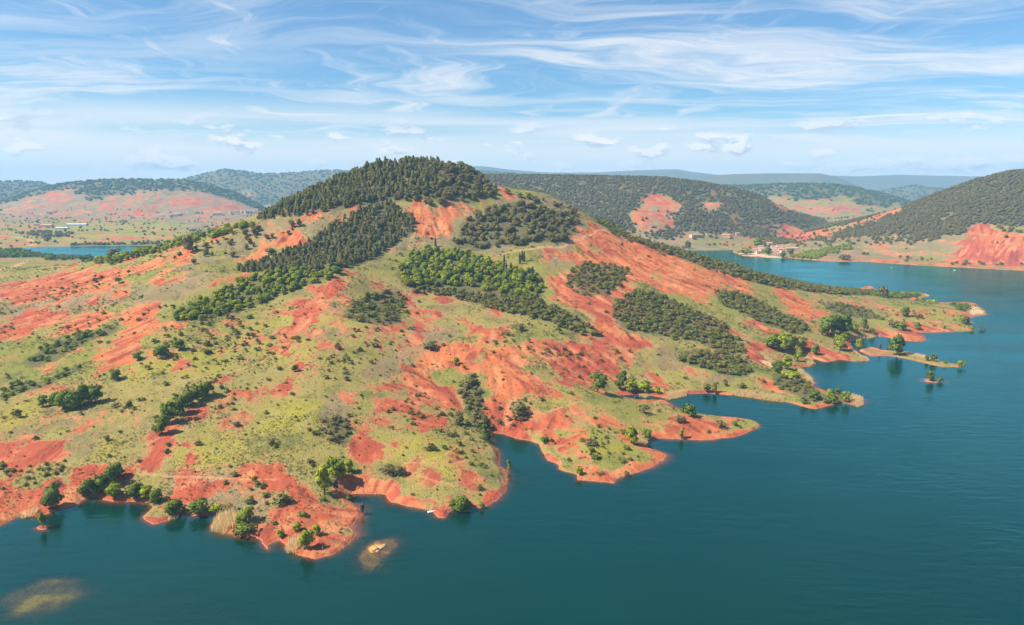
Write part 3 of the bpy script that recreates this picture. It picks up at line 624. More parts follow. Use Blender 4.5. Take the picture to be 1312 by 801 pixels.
def water_material():
    m = bpy.data.materials.new('lake_water'); m.use_nodes = True; t = NT(m.node_tree); t.n.clear()
    pos = t.new('ShaderNodeNewGeometry').outputs['Position']
    D = t.new('ShaderNodeAttribute', attribute_name='depth').outputs['Fac']
    n_w = t.noise(t.mapping(pos, scale=(1, 1, 1)), 0.006, 3, 0.5)
    body = t.mix(n_w, (0.0002, 0.018, 0.008), (0.0003, 0.030, 0.024))
    turb = t.math('SUBTRACT', 1.0, t.math('POWER', 2.718, t.math('MULTIPLY', D, -1.25)))
    # ripples: short wind waves crossing at a slant
    rip1 = t.noise(t.mapping(pos, scale=(0.55, 1.5, 1), rot=(0, 0, R(38))), 0.75, 3, 0.55, 0.3)
    rip2 = t.noise(t.mapping(pos, scale=(0.7, 1.2, 1), rot=(0, 0, R(-20))), 1.7, 2, 0.5)
    calm = t.ramp(t.noise(t.mapping(pos, scale=(1, 2.2, 1), rot=(0, 0, R(25))), 0.010, 3, 0.55), 0.35, 0.62, 0.35, 1.0)
    bmp = t.new('ShaderNodeBump', i={'Distance': 0.5})
    t.set(bmp.inputs['Strength'], t.math('MULTIPLY', calm, 0.22)); rip3 = t.noise(t.mapping(pos, scale=(0.30, 1.0, 1), rot=(0, 0, R(52))), 0.22, 2, 0.5, 0.4)
    t.l.new(t.math('ADD', t.math('MULTIPLY', rip3, 3.2), t.math('ADD', rip1, t.math('MULTIPLY', rip2, 0.4))), bmp.inputs['Height'])
    dif = t.new('ShaderNodeBsdfDiffuse'); t.l.new(body, dif.inputs[0])
    tr = t.new('ShaderNodeBsdfTransparent'); 
    tint = t.mix(t.ramp(D, 0.0, 2.5), (1.0, 0.93, 0.80), (0.85, 0.72, 0.42)); t.l.new(tint, tr.inputs[0])
    mx = t.new('ShaderNodeMixShader'); t.l.new(turb, mx.inputs[0]); t.l.new(tr.outputs[0], mx.inputs[1]); t.l.new(dif.outputs[0], mx.inputs[2])
    gl = t.new('ShaderNodeBsdfGlossy', i={'Roughness': 0.10, 'Color': (0.36, 0.94, 1.0, 1)}); t.l.new(bmp.outputs[0], gl.inputs['Normal'])
    fr = t.new('ShaderNodeFresnel', i={'IOR': 1.45}); t.l.new(bmp.outputs[0], fr.inputs['Normal'])
    m2 = t.new('ShaderNodeMixShader'); t.l.new(fr.outputs[0], m2.inputs[0]); t.l.new(mx.outputs[0], m2.inputs[1]); t.l.new(gl.outputs[0], m2.inputs[2])
    o = t.new('ShaderNodeOutputMaterial'); t.l.new(m2.outputs[0], o.inputs[0]); return m
me, ix, used = grid_mesh('lake_water', 0, NR, 2, 2, 0.0, keep=(H < 0.5) & (GY < 4000))
a = me.attributes.new('depth', 'FLOAT', 'POINT'); a.data.foreach_set('value', np.clip(-H[ix].ravel()[used], 0, 30).astype(np.float32))
tag(link('lake_water', me, water_material()), kind='structure')
# ================================================================== VEGETATION
def leaf_material(name, c1, c2, c3=None, trans=0.25):
    m = bpy.data.materials.new(name); m.use_nodes = True; t = NT(m.node_tree); t.n.clear()
    oi = t.new('ShaderNodeObjectInfo').outputs['Random']; lv = t.new('ShaderNodeAttribute', attribute_name='leaf').outputs['Fac']
    c = t.mix(t.ramp(oi, 0.0, 1.0, smooth=False), c1, c2)
    c = t.mix(t.ramp(lv, 0.55, 1.0, 0, 0.55), c, tuple(min(1, x*1.75) for x in c1))
    c = t.mix(t.ramp(lv, 0.40, 0.0, 0, 0.55), c, tuple(x*0.5 for x in c2))
    if c3: c = t.mix(t.math('MULTIPLY', t.ramp(lv, 0.80, 0.84), t.ramp(oi, 0.60, 0.66)), c, c3)
    d = t.new('ShaderNodeBsdfDiffuse'); t.l.new(c, d.inputs[0])
    tr = t.new('ShaderNodeBsdfTranslucent'); t.l.new(t.mix(0.5, c, (0.20, 0.26, 0.03)), tr.inputs[0])
    mx = t.new('ShaderNodeMixShader', i={0: trans}); t.l.new(d.outputs[0], mx.inputs[1]); t.l.new(tr.outputs[0], mx.inputs[2])
    o = t.new('ShaderNodeOutputMaterial'); t.l.new(mx.outputs[0], o.inputs[0]); return m
def plain(name, c, rough=0.8, var=0.25, scale=3.0, spec=0.3, metal=0.0):
    m = bpy.data.materials.new(name); m.use_nodes = True; t = NT(m.node_tree)
    p = t.n['Principled BSDF']; p.inputs['Roughness'].default_value = rough; p.inputs['Specular IOR Level'].default_value = spec; p.inputs['Metallic'].default_value = metal
    tcn = t.new('ShaderNodeTexCoord').outputs['Object']; n = t.noise(tcn, scale, 4, 0.6); oi = t.new('ShaderNodeObjectInfo').outputs['Random']
    cc = t.mix(t.ramp(n, 0.3, 0.7), tuple(x*(1-var) for x in c), tuple(min(1, x*(1+var)) for x in c))
    cc = t.mix(t.math('MULTIPLY', oi, var), cc, tuple(x*0.7 for x in c)); t.l.new(cc, p.inputs['Base Color']); return m
M_PINE = leaf_material('pine_needles', (0.19, 0.168, 0.058), (0.148, 0.138, 0.05), trans=0.2)
M_OAK = leaf_material('oak_leaves', (0.188, 0.162, 0.055), (0.198, 0.152, 0.062), trans=0.2)
M_BRI = leaf_material('spring_leaves', (0.33, 0.35, 0.028), (0.25, 0.29, 0.028), trans=0.35)
M_MID = leaf_material('tree_leaves', (0.16, 0.2, 0.03), (0.12, 0.165, 0.03), trans=0.3)
M_SCR = leaf_material('scrub_leaves', (0.195, 0.18, 0.038), (0.15, 0.14, 0.04), (0.55, 0.36, 0.02), trans=0.25)
M_YEL = leaf_material('young_leaves', (0.22, 0.27, 0.035), (0.18, 0.25, 0.035), trans=0.35)
M_GREY = leaf_material('bare_twigs', (0.155, 0.120, 0.085), (0.120, 0.095, 0.070), trans=0.05)
M_CYP = leaf_material('cypress_leaves', (0.045, 0.062, 0.026), (0.038, 0.055, 0.022), trans=0.1)
M_TUFT = leaf_material('dry_tufts', (0.15, 0.15, 0.045), (0.1, 0.112, 0.038), trans=0.2)
M_BARK = plain('bark', (0.085, 0.065, 0.048), 0.95, 0.35, 8.0, 0.1)

def quads(name, P, Nrm, size, flat, seed, shade):
    """leaf-sized quads at P, facing Nrm with jitter; one mesh"""
    r = np.random.default_rng(seed); n = len(P)
    d = Nrm+r.normal(0, flat, (n, 3)); d /= np.linalg.norm(d, axis=1)[:, None]+1e-9
    a = np.cross(d, r.normal(0, 1, (n, 3))); a /= np.linalg.norm(a, axis=1)[:, None]+1e-9; b = np.cross(d, a)
    s = (size*r.uniform(0.55, 1.25, n))[:, None]; e = s*r.uniform(0.45, 0.9, n)[:, None]
    V = np.stack([P-a*s, P-b*e+a*s*0.1, P+a*s, P+b*e], 1).reshape(-1, 3); F = np.arange(4*n).reshape(n, 4)
    me = np_mesh(name, V, F)
    at = me.attributes.new('leaf', 'FLOAT', 'POINT'); at.data.foreach_set('value', np.repeat(shade, 4).astype(np.float32))
    nn = np.repeat(Nrm*0.75+d*0.35*np.sign((Nrm*d).sum(1))[:, None], 4, 0); nn /= np.linalg.norm(nn, axis=1)[:, None]+1e-9
    me.normals_split_custom_set_from_vertices([tuple(x) for x in nn]); return me
def crown_mesh(name, seed, kind, n):
    r = np.random.default_rng(seed)
    if kind == 'cone' or kind == 'column':
        z = r.uniform(0.03, 1, n)**(0.85); th = r.uniform(0, 6.283, n)
        tier = 0.80+0.28*np.abs(np.sin(z*11+np.sin(th*3+seed)*0.9+seed))
        if kind == 'cone': rad = 0.5*np.clip(1.02-z, 0, 1)**0.55*tier*(0.78+0.3*np.sin(th*2+seed)*0.6)
        else: rad = 0.5*np.minimum(1, (z+0.05)*7)*np.clip(1.02-z, 0, 1)**0.42*tier
        rr = rad*r.uniform(0.55, 1.08, n); P = np.stack([np.cos(th)*rr, np.sin(th)*rr, z], -1)
        N = np.stack([np.cos(th), np.sin(th), np.full(n, 0.45)], -1); sh = r.uniform(0, 1, n); sz = 0.085
    else:
        if kind == 'tree': L = 11; cs = np.stack([r.uniform(-.27, .27, L), r.uniform(-.27, .27, L), np.linspace(0.20, 0.78, L)], -1); rs = r.uniform(0.19, 0.27, L); cs[:, :2] *= np.sqrt(np.clip(1.15-np.abs(cs[:, 2:]-0.4)*1.4, 0.2, 1))
        elif kind == 'tall': L = 9; cs = np.stack([r.uniform(-.22, .22, L), r.uniform(-.22, .22, L), np.linspace(0.25, 0.86, L)], -1); rs = r.uniform(0.15, 0.25, L)*np.linspace(1.15, 0.6, L)
        else: L = 7; cs = np.stack([r.uniform(-.30, .30, L), r.uniform(-.30, .30, L), r.uniform(0.22, 0.66, L)], -1); rs = r.uniform(0.18, 0.30, L)
        k = r.integers(0, L, n); d = r.normal(0, 1, (n, 3)); d[:, 2] = np.abs(d[:, 2])*1.0-0.35*(r.random(n) < 0.45)*np.abs(d[:, 2])*2; d /= np.linalg.norm(d, axis=1)[:, None]
        ext = rs[k, None]*np.array([1, 1, 0.95 if kind != 'bush' else 1.05])
        P = cs[k]+d*ext*r.uniform(0.62, 1.10, n)[:, None]; P[:, 2] = np.clip(P[:, 2], 0.02, 1.02)
        c0 = np.array([0, 0, 0.40]); N = d*0.6+(P-c0)*1.1; N /= np.linalg.norm(N, axis=1)[:, None]
        tint = r.uniform(0, 1, L); sh = np.clip(tint[k]*0.55+r.uniform(0, 0.5, n), 0, 1); sz = 0.085 if kind != 'bush' else 0.10
    return quads(name, P, N, sz, 0.55, seed, sh)
def trunk_mesh(seed, kind):
    r = random.Random(seed); m = MB()
    if kind in ('cone', 'column'): m.tube([(0, 0, -0.04), (0.005, 0, 0.4), (0, 0.004, 0.92)], [0.032, 0.022, 0.006])
    else:
        m.tube([(0, 0, -0.05), (r.uniform(-.02, .02), r.uniform(-.02, .02), 0.26), (r.uniform(-.05, .05), r.uniform(-.05, .05), 0.62)], [0.040, 0.030, 0.012])
        for k in range(4):
            a = k*1.6+r.uniform(-.4, .4); h = r.uniform(0.18, 0.36)
            m.tube([(0, 0, h), (math.cos(a)*0.13, math.sin(a)*0.13, h+0.16), (math.cos(a)*0.26, math.sin(a)*0.26, h+0.30)], [0.020, 0.014, 0.005], 5)
    return m.mesh('trunk', True)
KINDS = {  # crown meshes (unit width and height), several of each
 'tree': [crown_mesh('crown', 100+k, 'tree', 760) for k in range(5)], 'tall': [crown_mesh('crown', 120+k, 'tall', 700) for k in range(3)],
 'bush': [crown_mesh('foliage', 140+k, 'bush', 300) for k in range(5)], 'cone': [crown_mesh('crown', 160+k, 'cone', 420) for k in range(4)],
 'column': [crown_mesh('crown', 180+k, 'column', 380) for k in range(2)]}
TRUNKS = {k: [trunk_mesh(300+i, k) for i in range(2)] for k in KINDS}
for v in TRUNKS.values():
    for me_ in v: me_.materials.append(M_BARK)
MESHMAT = {}
def with_mat(kind, i, mat):
    key = (kind, i % len(KINDS[kind]), mat.name)
    if key not in MESHMAT:
        me_ = KINDS[kind][key[1]].copy(); me_.materials.clear(); me_.materials.append(mat); MESHMAT[key] = me_
    return MESHMAT[key]
NTREE = [0]
SRC = {}                      # a crown object for each look, reused by the massed woods
def plant(name, kind, mat, x, y, h, wd, label, cat, group=None, sink=0.02):
    NTREE[0] += 1; i = NTREE[0]; z = max(float(ground(x, y)), -0.3)
    e = empty(name, (float(x), float(y), z-sink*h), (i*2.399) % 6.283); tag(e, label, cat, group)
    c = link('foliage' if kind == 'bush' else 'crown', with_mat(kind, i, mat), None, e); c.scale = (wd, wd, h)
    k = link('stem' if kind == 'bush' else 'trunk', TRUNKS[kind][i % 2], None, e); k.scale = (min(wd, h*0.8), min(wd, h*0.8), h)
    SRC.setdefault((kind, mat.name), [])
    if len(SRC[(kind, mat.name)]) < 4: SRC[(kind, mat.name)].append(c)
    return e

# --- trees and bushes surveyed one by one: px, py of the foot, height and width in px, kind, look, where
B_, M_, O_, Y_, G_, C_, S_ = M_BRI, M_MID, M_OAK, M_YEL, M_GREY, M_CYP, M_SCR
LOOK = {M_BRI: 'bright green', M_MID: 'mid green', M_OAK: 'dark green', M_YEL: 'pale yellow-green', M_GREY: 'bare grey', M_CYP: 'dark', M_SCR: 'olive green', M_PINE: 'dark green'}
T = [
 (68,652,24,22,'tree',M_,'round','at the reeds by the left edge of the lake shore'), (55,676,17,9,'tall',Y_,'lone small','on the tiny red islet near the left shore'),
 (113,635,20,20,'tree',M_,'round','on the left cove shore, leftmost of the cove trees'), (129,632,21,18,'tree',M_,'leafy','behind the left cove, second of the cove trees'), (140,622,22,18,'tree',M_,'tall leafy','up the gully above the left cove'), (150,613,17,14,'tree',M_,'leafy','uppermost in the gully above the left cove'), (146,638,16,16,'tree',B_,'bushy','low beside the gully mouth of the left cove'),
 (175,638,18,20,'tree',M_,'wide','at the right end of the left cove'), (187,639,15,16,'tree',B_,'leafy','between two larger trees right of the left cove'), (198,645,17,16,'tree',M_,'leafy','on the point right of the left cove'),
 (222,661,18,22,'tree',M_,'round','on the first red headland by the water'), (256,659,17,22,'tree',M_,'round','left of the shore thicket beside the big reed bed'), (276,657,12,18,'bush',B_,'spreading','low in the shore thicket beside the big reed bed'), (290,656,10,14,'bush',O_,'small','right of the shore thicket behind the big reed bed'),
 (316,669,20,18,'tree',B_,'bright','immediately right of the big straw-coloured reed bed'), (308,673,14,14,'tree',B_,'small','at the foot of the big straw-coloured reed bed'), (314,685,14,22,'bush',M_,'spreading','below the trees by the big reed bed'),
 (360,689,10,10,'tree',B_,'small','on the bare front shore left of the small reed clump'), (381,680,10,12,'tree',B_,'small round','on bare red soil above the small reed clump'), (393,702,24,18,'tree',B_,'leaning','on the red headland right of the small reed clump'), (405,686,13,11,'tree',B_,'slim','behind the leaning tree on the red headland'),
 (416,634,40,25,'tall',B_,'tallest bright','in the gully above the middle cove'), (431,615,30,25,'tree',B_,'tall','behind the tallest tree of the gully cove'), (447,605,15,13,'tree',B_,'small','right of the tall gully trees'), (431,630,18,9,'tall',G_,'leafless','beside the tallest tree of the gully cove'), (447,641,9,9,'bush',Y_,'small','at the head of the middle cove'),
 (497,607,13,19,'bush',O_,'dense','left of the pair on the meadow above the middle cove'), (514,608,13,16,'bush',O_,'dense','right of the pair on the meadow above the middle cove'), (464,659,14,8,'tall',G_,'thin','on the left bank of the middle cove'), (362,646,13,22,'bush',O_,'low','on the red slope above the front headland'),
 (592,653,18,24,'tree',M_,'round','on the tip of the central headland by the boat'), (583,653,14,14,'tree',M_,'small','left of the round headland tree by the boat'), (617,651,9,8,'tree',B_,'tiny','on the red shore right of the headland tree'), (652,604,15,8,'tall',B_,'slim','at the water on the right point of the central headland'),
 (551,577,10,15,'bush',O_,'dark lone','in the middle of the meadow on the central headland'), (622,561,18,12,'tall',Y_,'light','at the head of the narrow inlet'), (697,568,10,11,'bush',M_,'round','at the right corner of the narrow inlet'),
 (809,568,22,18,'tree',B_,'leafy','in the notch between the two right headlands'), (829,564,15,14,'tree',Y_,'round','beside the reeds in the notch between the right headlands'), (886,534,16,18,'tree',M_,'round','on the lagoon side of the narrow right headland'), (875,528,8,9,'bush',M_,'small','left of the round tree on the narrow right headland'), (871,541,10,13,'bush',O_,'dark','on the crest of the narrow right headland'), (873,562,14,9,'tall',B_,'slim','at the waterline below the narrow right headland'), (826,530,12,13,'bush',O_,'dark','on the grassy neck of the narrow right headland'),
 (743,609,11,11,'tree',B_,'small','on the red tip of the second headland'), (757,571,9,16,'bush',O_,'dark','on the meadow of the second headland'), (803,576,6,8,'bush',M_,'small','on the rim of the second headland'), (803,610,7,7,'bush',M_,'small','on the lower shore of the second headland'), (925,548,9,13,'bush',O_,'dark','on the grass cap at the tip of the narrow right headland'), (941,545,6,8,'bush',M_,'small','near the end of the narrow right headland'),
 (589,545,18,14,'tree',O_,'dark','low in the middle ravine'), (766,503,24,22,'tree',M_,'large','left of the inner lagoon'), (795,498,23,16,'tree',M_,'tall','second from the left above the inner lagoon'), (808,502,16,16,'tree',B_,'bright','third in the row above the inner lagoon'), (824,503,14,19,'tree',B_,'wide','right end of the row above the inner lagoon'), (842,504,9,10,'bush',B_,'low','at the inner lagoon reeds'),
 (665,532,18,24,'bush',O_,'big dark','above the narrow inlet bank'), (548,447,10,22,'bush',O_,'dark','at the left foot of the rock ledge'), (666,424,10,11,'bush',O_,'dark','on the slope under the long grove'), (602,493,12,22,'bush',O_,'dark','at the top of the middle ravine'), (584,467,10,11,'bush',B_,'bright','on red soil below the rock ledge'),
 (905,502,10,10,'tree',M_,'left one of two','mirrored trees on the lagoon shore'), (915,503,13,10,'tall',M_,'right one of two','mirrored trees on the lagoon shore'), (929,495,7,6,'bush',O_,'dark','up the bank from the mirrored lagoon trees'), (951,497,8,9,'bush',O_,'dark','above the long shore reed bed'),
 (990,447,18,22,'tree',M_,'left one','of the thicket above the right bay'), (1003,450,22,24,'tree',B_,'middle one','of the thicket above the right bay'), (1015,449,18,18,'tree',B_,'right one','of the thicket above the right bay'), (1026,447,14,14,'tree',M_,'outermost','of the thicket above the right bay'), (1022,463,18,12,'tall',B_,'tall','beside the pale reeds of the right bay'), (1044,454,12,10,'tree',Y_,'lone','on the red bank of the right bay'), (996,477,14,14,'tree',M_,'leafy','at the left corner of the right bay'), (1008,473,16,14,'tree',B_,'leafy','second at the left corner of the right bay'), (1011,485,10,20,'bush',B_,'spreading','by the pale reeds of the right bay'),
 (1060,429,25,28,'tree',M_,'biggest','of the clump at the head of the cape bay'), (1077,429,24,22,'tree',M_,'large','right of the biggest in the cape bay clump'), (1077,449,20,16,'tree',B_,'leafy','below the cape bay clump'), (1094,426,12,12,'tree',B_,'small','behind the cape bay reeds'), (1107,425,18,10,'tall',M_,'tall','behind the cape bay reeds'), (1118,429,9,8,'bush',M_,'small','right end of the cape bay reeds'),
 (1100,447,12,9,'tree',B_,'small','at the left end of the long spit'), (1127,448,7,5,'tall',G_,'tiny','left on the long spit'), (1137,449,6,4,'tall',G_,'tiny dry','left of the big spit tree'), (1149,455,23,18,'tree',M_,'big','standing on the long spit'), (1196,463,9,7,'tree',M_,'small','toward the outer end of the long spit'), (1187,462,6,5,'tree',M_,'tiny','right of the spit reeds'), (1211,466,4,4,'bush',M_,'tiny','near the end of the long spit'), (1232,470,8,9,'bush',B_,'bushy','at the very end of the long spit'),
 (1192,488,11,9,'tree',M_,'taller','of the two trees on the islet in open water'), (1204,490,7,8,'bush',Y_,'shorter','of the two on the islet in open water'),
 (1063,508,9,10,'tree',B_,'left one','of the trees at the end of the lagoon spit'), (1073,506,8,7,'tree',M_,'rear one','of the trees at the end of the lagoon spit'), (1067,517,11,15,'tree',M_,'front one','of the trees at the end of the lagoon spit'), (1084,515,12,10,'tree',B_,'outer one','of the trees at the end of the lagoon spit'), (1045,511,10,14,'tree',M_,'inner one','of the trees on the lagoon spit'), (1030,517,8,10,'bush',M_,'low','on the lagoon spit shore'),
 (1155,423,9,13,'tree',Y_,'wide','at the pale beach of the cape'), (1175,422,8,9,'tree',Y_,'small','right of the pale beach of the cape'), (1146,420,10,11,'bush',O_,'dark','left of the pale beach of the cape'), (1133,381,12,13,'tree',O_,'dark round','at the root of the outer point'), (1181,388,6,6,'tree',B_,'small','at the little bay of the outer point'), (1194,389,5,10,'bush',B_,'low','right of the little bay of the outer point'), (1159,405,10,11,'tree',M_,'pointed','in the middle of the cape meadow'), (1235,414,8,13,'tree',S_,'low','near the end of the cape'), (1244,422,5,7,'bush',B_,'small','at the red end of the cape'), (1258,424,4,6,'bush',G_,'dry','standing in water off the cape'), (1176,407,6,9,'bush',O_,'dark','on the right of the cape meadow'),
 (207,556,22,18,'tree',M_,'lowest','of the tree line in the long left gully'), (216,542,24,20,'tree',M_,'second lowest','of the tree line in the long left gully'), (228,532,22,20,'tree',M_,'third','of the tree line in the long left gully'), (241,521,20,18,'tree',M_,'fourth','of the tree line in the long left gully'), (253,513,18,18,'tree',M_,'fifth','of the tree line in the long left gully'), (265,507,18,18,'tree',M_,'uppermost','of the tree line in the long left gully'),
 (55,521,12,11,'tree',M_,'leftmost','of the tree clump on the left meadow'), (69,519,14,14,'tree',M_,'second from left','of the tree clump on the left meadow'), (82,525,20,19,'tree',M_,'lower middle','of the tree clump on the left meadow'), (95,525,21,19,'tree',M_,'tall middle','of the tree clump on the left meadow'), (108,518,23,18,'tree',M_,'tallest','of the tree clump on the left meadow'), (122,516,20,18,'tree',M_,'rightmost','of the tree clump on the left meadow'),
 (147,487,12,13,'tree',M_,'lone round','above the left meadow clump'), (165,524,9,8,'tree',O_,'lone small','right of the left meadow clump'), (148,522,6,7,'bush',O_,'small','just right of the left meadow clump'), (24,535,9,8,'tree',O_,'lone','casting a shadow at the far left of the meadow'), (136,565,7,7,'bush',O_,'lone','low on the left meadow'), (206,457,14,20,'tree',M_,'wide','below the left grove'), (229,449,13,13,'tree',M_,'round','below the left grove'), (177,461,9,12,'tree',M_,'small','left of the trees below the left grove'), (303,546,7,10,'bush',O_,'lone','on the yellow meadow above the first headland'), (347,570,9,11,'bush',O_,'lone','on the slope left of the west ravine'), (378,476,9,9,'tree',M_,'lone','beside the red gash on the west slope'),
 (241,324,20,13,'tree',O_,'tall dark','on the left skyline'), (147,329,9,14,'tree',O_,'dark','above the far pool'), (152,363,8,8,'bush',O_,'lone','in the left red band'), (122,361,6,7,'bush',O_,'left one of two','in the left red band'), (130,358,6,7,'bush',O_,'right one of two','in the left red band'), (79,371,4,6,'bush',O_,'small','low in the left red band'),
 (315,303,9,8,'tree',O_,'left one','of three dark trees on the tan hillside'), (326,302,11,9,'tree',O_,'middle one','of three dark trees on the tan hillside'), (331,297,8,8,'tree',O_,'rear one','of three dark trees on the tan hillside'), (375,291,9,8,'tree',O_,'left one of two','under the ridge pines'), (383,290,9,8,'tree',O_,'right one of two','under the ridge pines'), (345,325,8,13,'bush',O_,'dark','at the upper edge of the plantation'), (375,349,10,13,'tree',M_,'round green','at the lower edge of the plantation'), (308,364,9,16,'tree',B_,'bright','left of the plantation edge'),
 (678,255,9,10,'tree',B_,'bright','on the bare shoulder right of the summit'), (650,248,7,9,'bush',O_,'dark','on the bare shoulder right of the summit'), (666,253,6,8,'tree',B_,'small','on the bare shoulder right of the summit'), (848,325,7,7,'bush',S_,'round','high on the bare east face'), (733,276,10,7,'tall',O_,'dark','on the skyline of the east ridge'),
 (953,326,9,18,'bush',B_,'wide','on the beach left of the lakeside village'), (984,327,9,10,'tree',M_,'round','on the shore of the lakeside village'), (1003,330,6,7,'tree',M_,'small','at the water below the lakeside village'), (970,314,8,14,'tree',B_,'wide','behind the upper houses of the lakeside village'), (1012,326,7,10,'tree',M_,'round','at the right end of the lakeside village'), (882,319,10,9,'tree',M_,'round','on the far shore left of the lakeside village'), (1083,333,6,14,'tree',O_,'wide dark','on the far shore right of the orchard'),
]
CYPR = [(606,356,13),(618.5,358,14),(626,358,13),(646,341,15),(649,352,15),(654.5,349,13),(666,338,14),(669,335,14),(671.5,335,13),(678,356,13),(682.5,356,15),(558,316,10)]
TXY = hit([a[0] for a in T], [a[1] for a in T])
def px_size(px, py, xy):
    return math.sqrt(xy[0]**2+xy[1]**2+(CAM_Z-float(ground(*xy)))**2)/FPX
for a_, xy in zip(T, TXY):
    s_ = px_size(a_[0], a_[1], xy); look = LOOK[a_[5]]
    noun = 'bush' if a_[4] == 'bush' else 'tree'
    adj = a_[6] if a_[6].split()[0] not in look else a_[6].replace(look.split()[0], '').strip()
    lb = f"{look} {noun}, {adj} {a_[7]}" if ' one' in a_[6] or a_[7].startswith('of ') else f"{adj} {look} {noun} {a_[7]}"
    plant('leafy_bush' if noun == 'bush' else ('bare_tree' if a_[5] is M_GREY else 'leafy_tree'), a_[4], a_[5], xy[0], xy[1], a_[2]*s_*1.06, a_[3]*s_*1.08, lb.strip(), noun)
order = sorted(range(len(CYPR)), key=lambda k: CYPR[k][0])
names = ['lone', 'first', 'second', 'third', 'fourth', 'fifth', 'sixth', 'seventh', 'eighth', 'ninth', 'tenth', 'last']
for q, k in enumerate(order):
    c = CYPR[k]; xy = hit([c[0]], [c[1]])[0]; s_ = px_size(c[0], c[1], xy)
    lb = 'lone slim dark cypress at the left top of the bright grove' if q == 0 else f'slim dark cypress in the bright grove, {names[q]} of the row counted from the left'
    plant('cypress_tree', 'column', M_CYP, xy[0], xy[1], c[2]*s_, 3.6*s_, lb, 'cypress', 'cypresses in the bright grove')

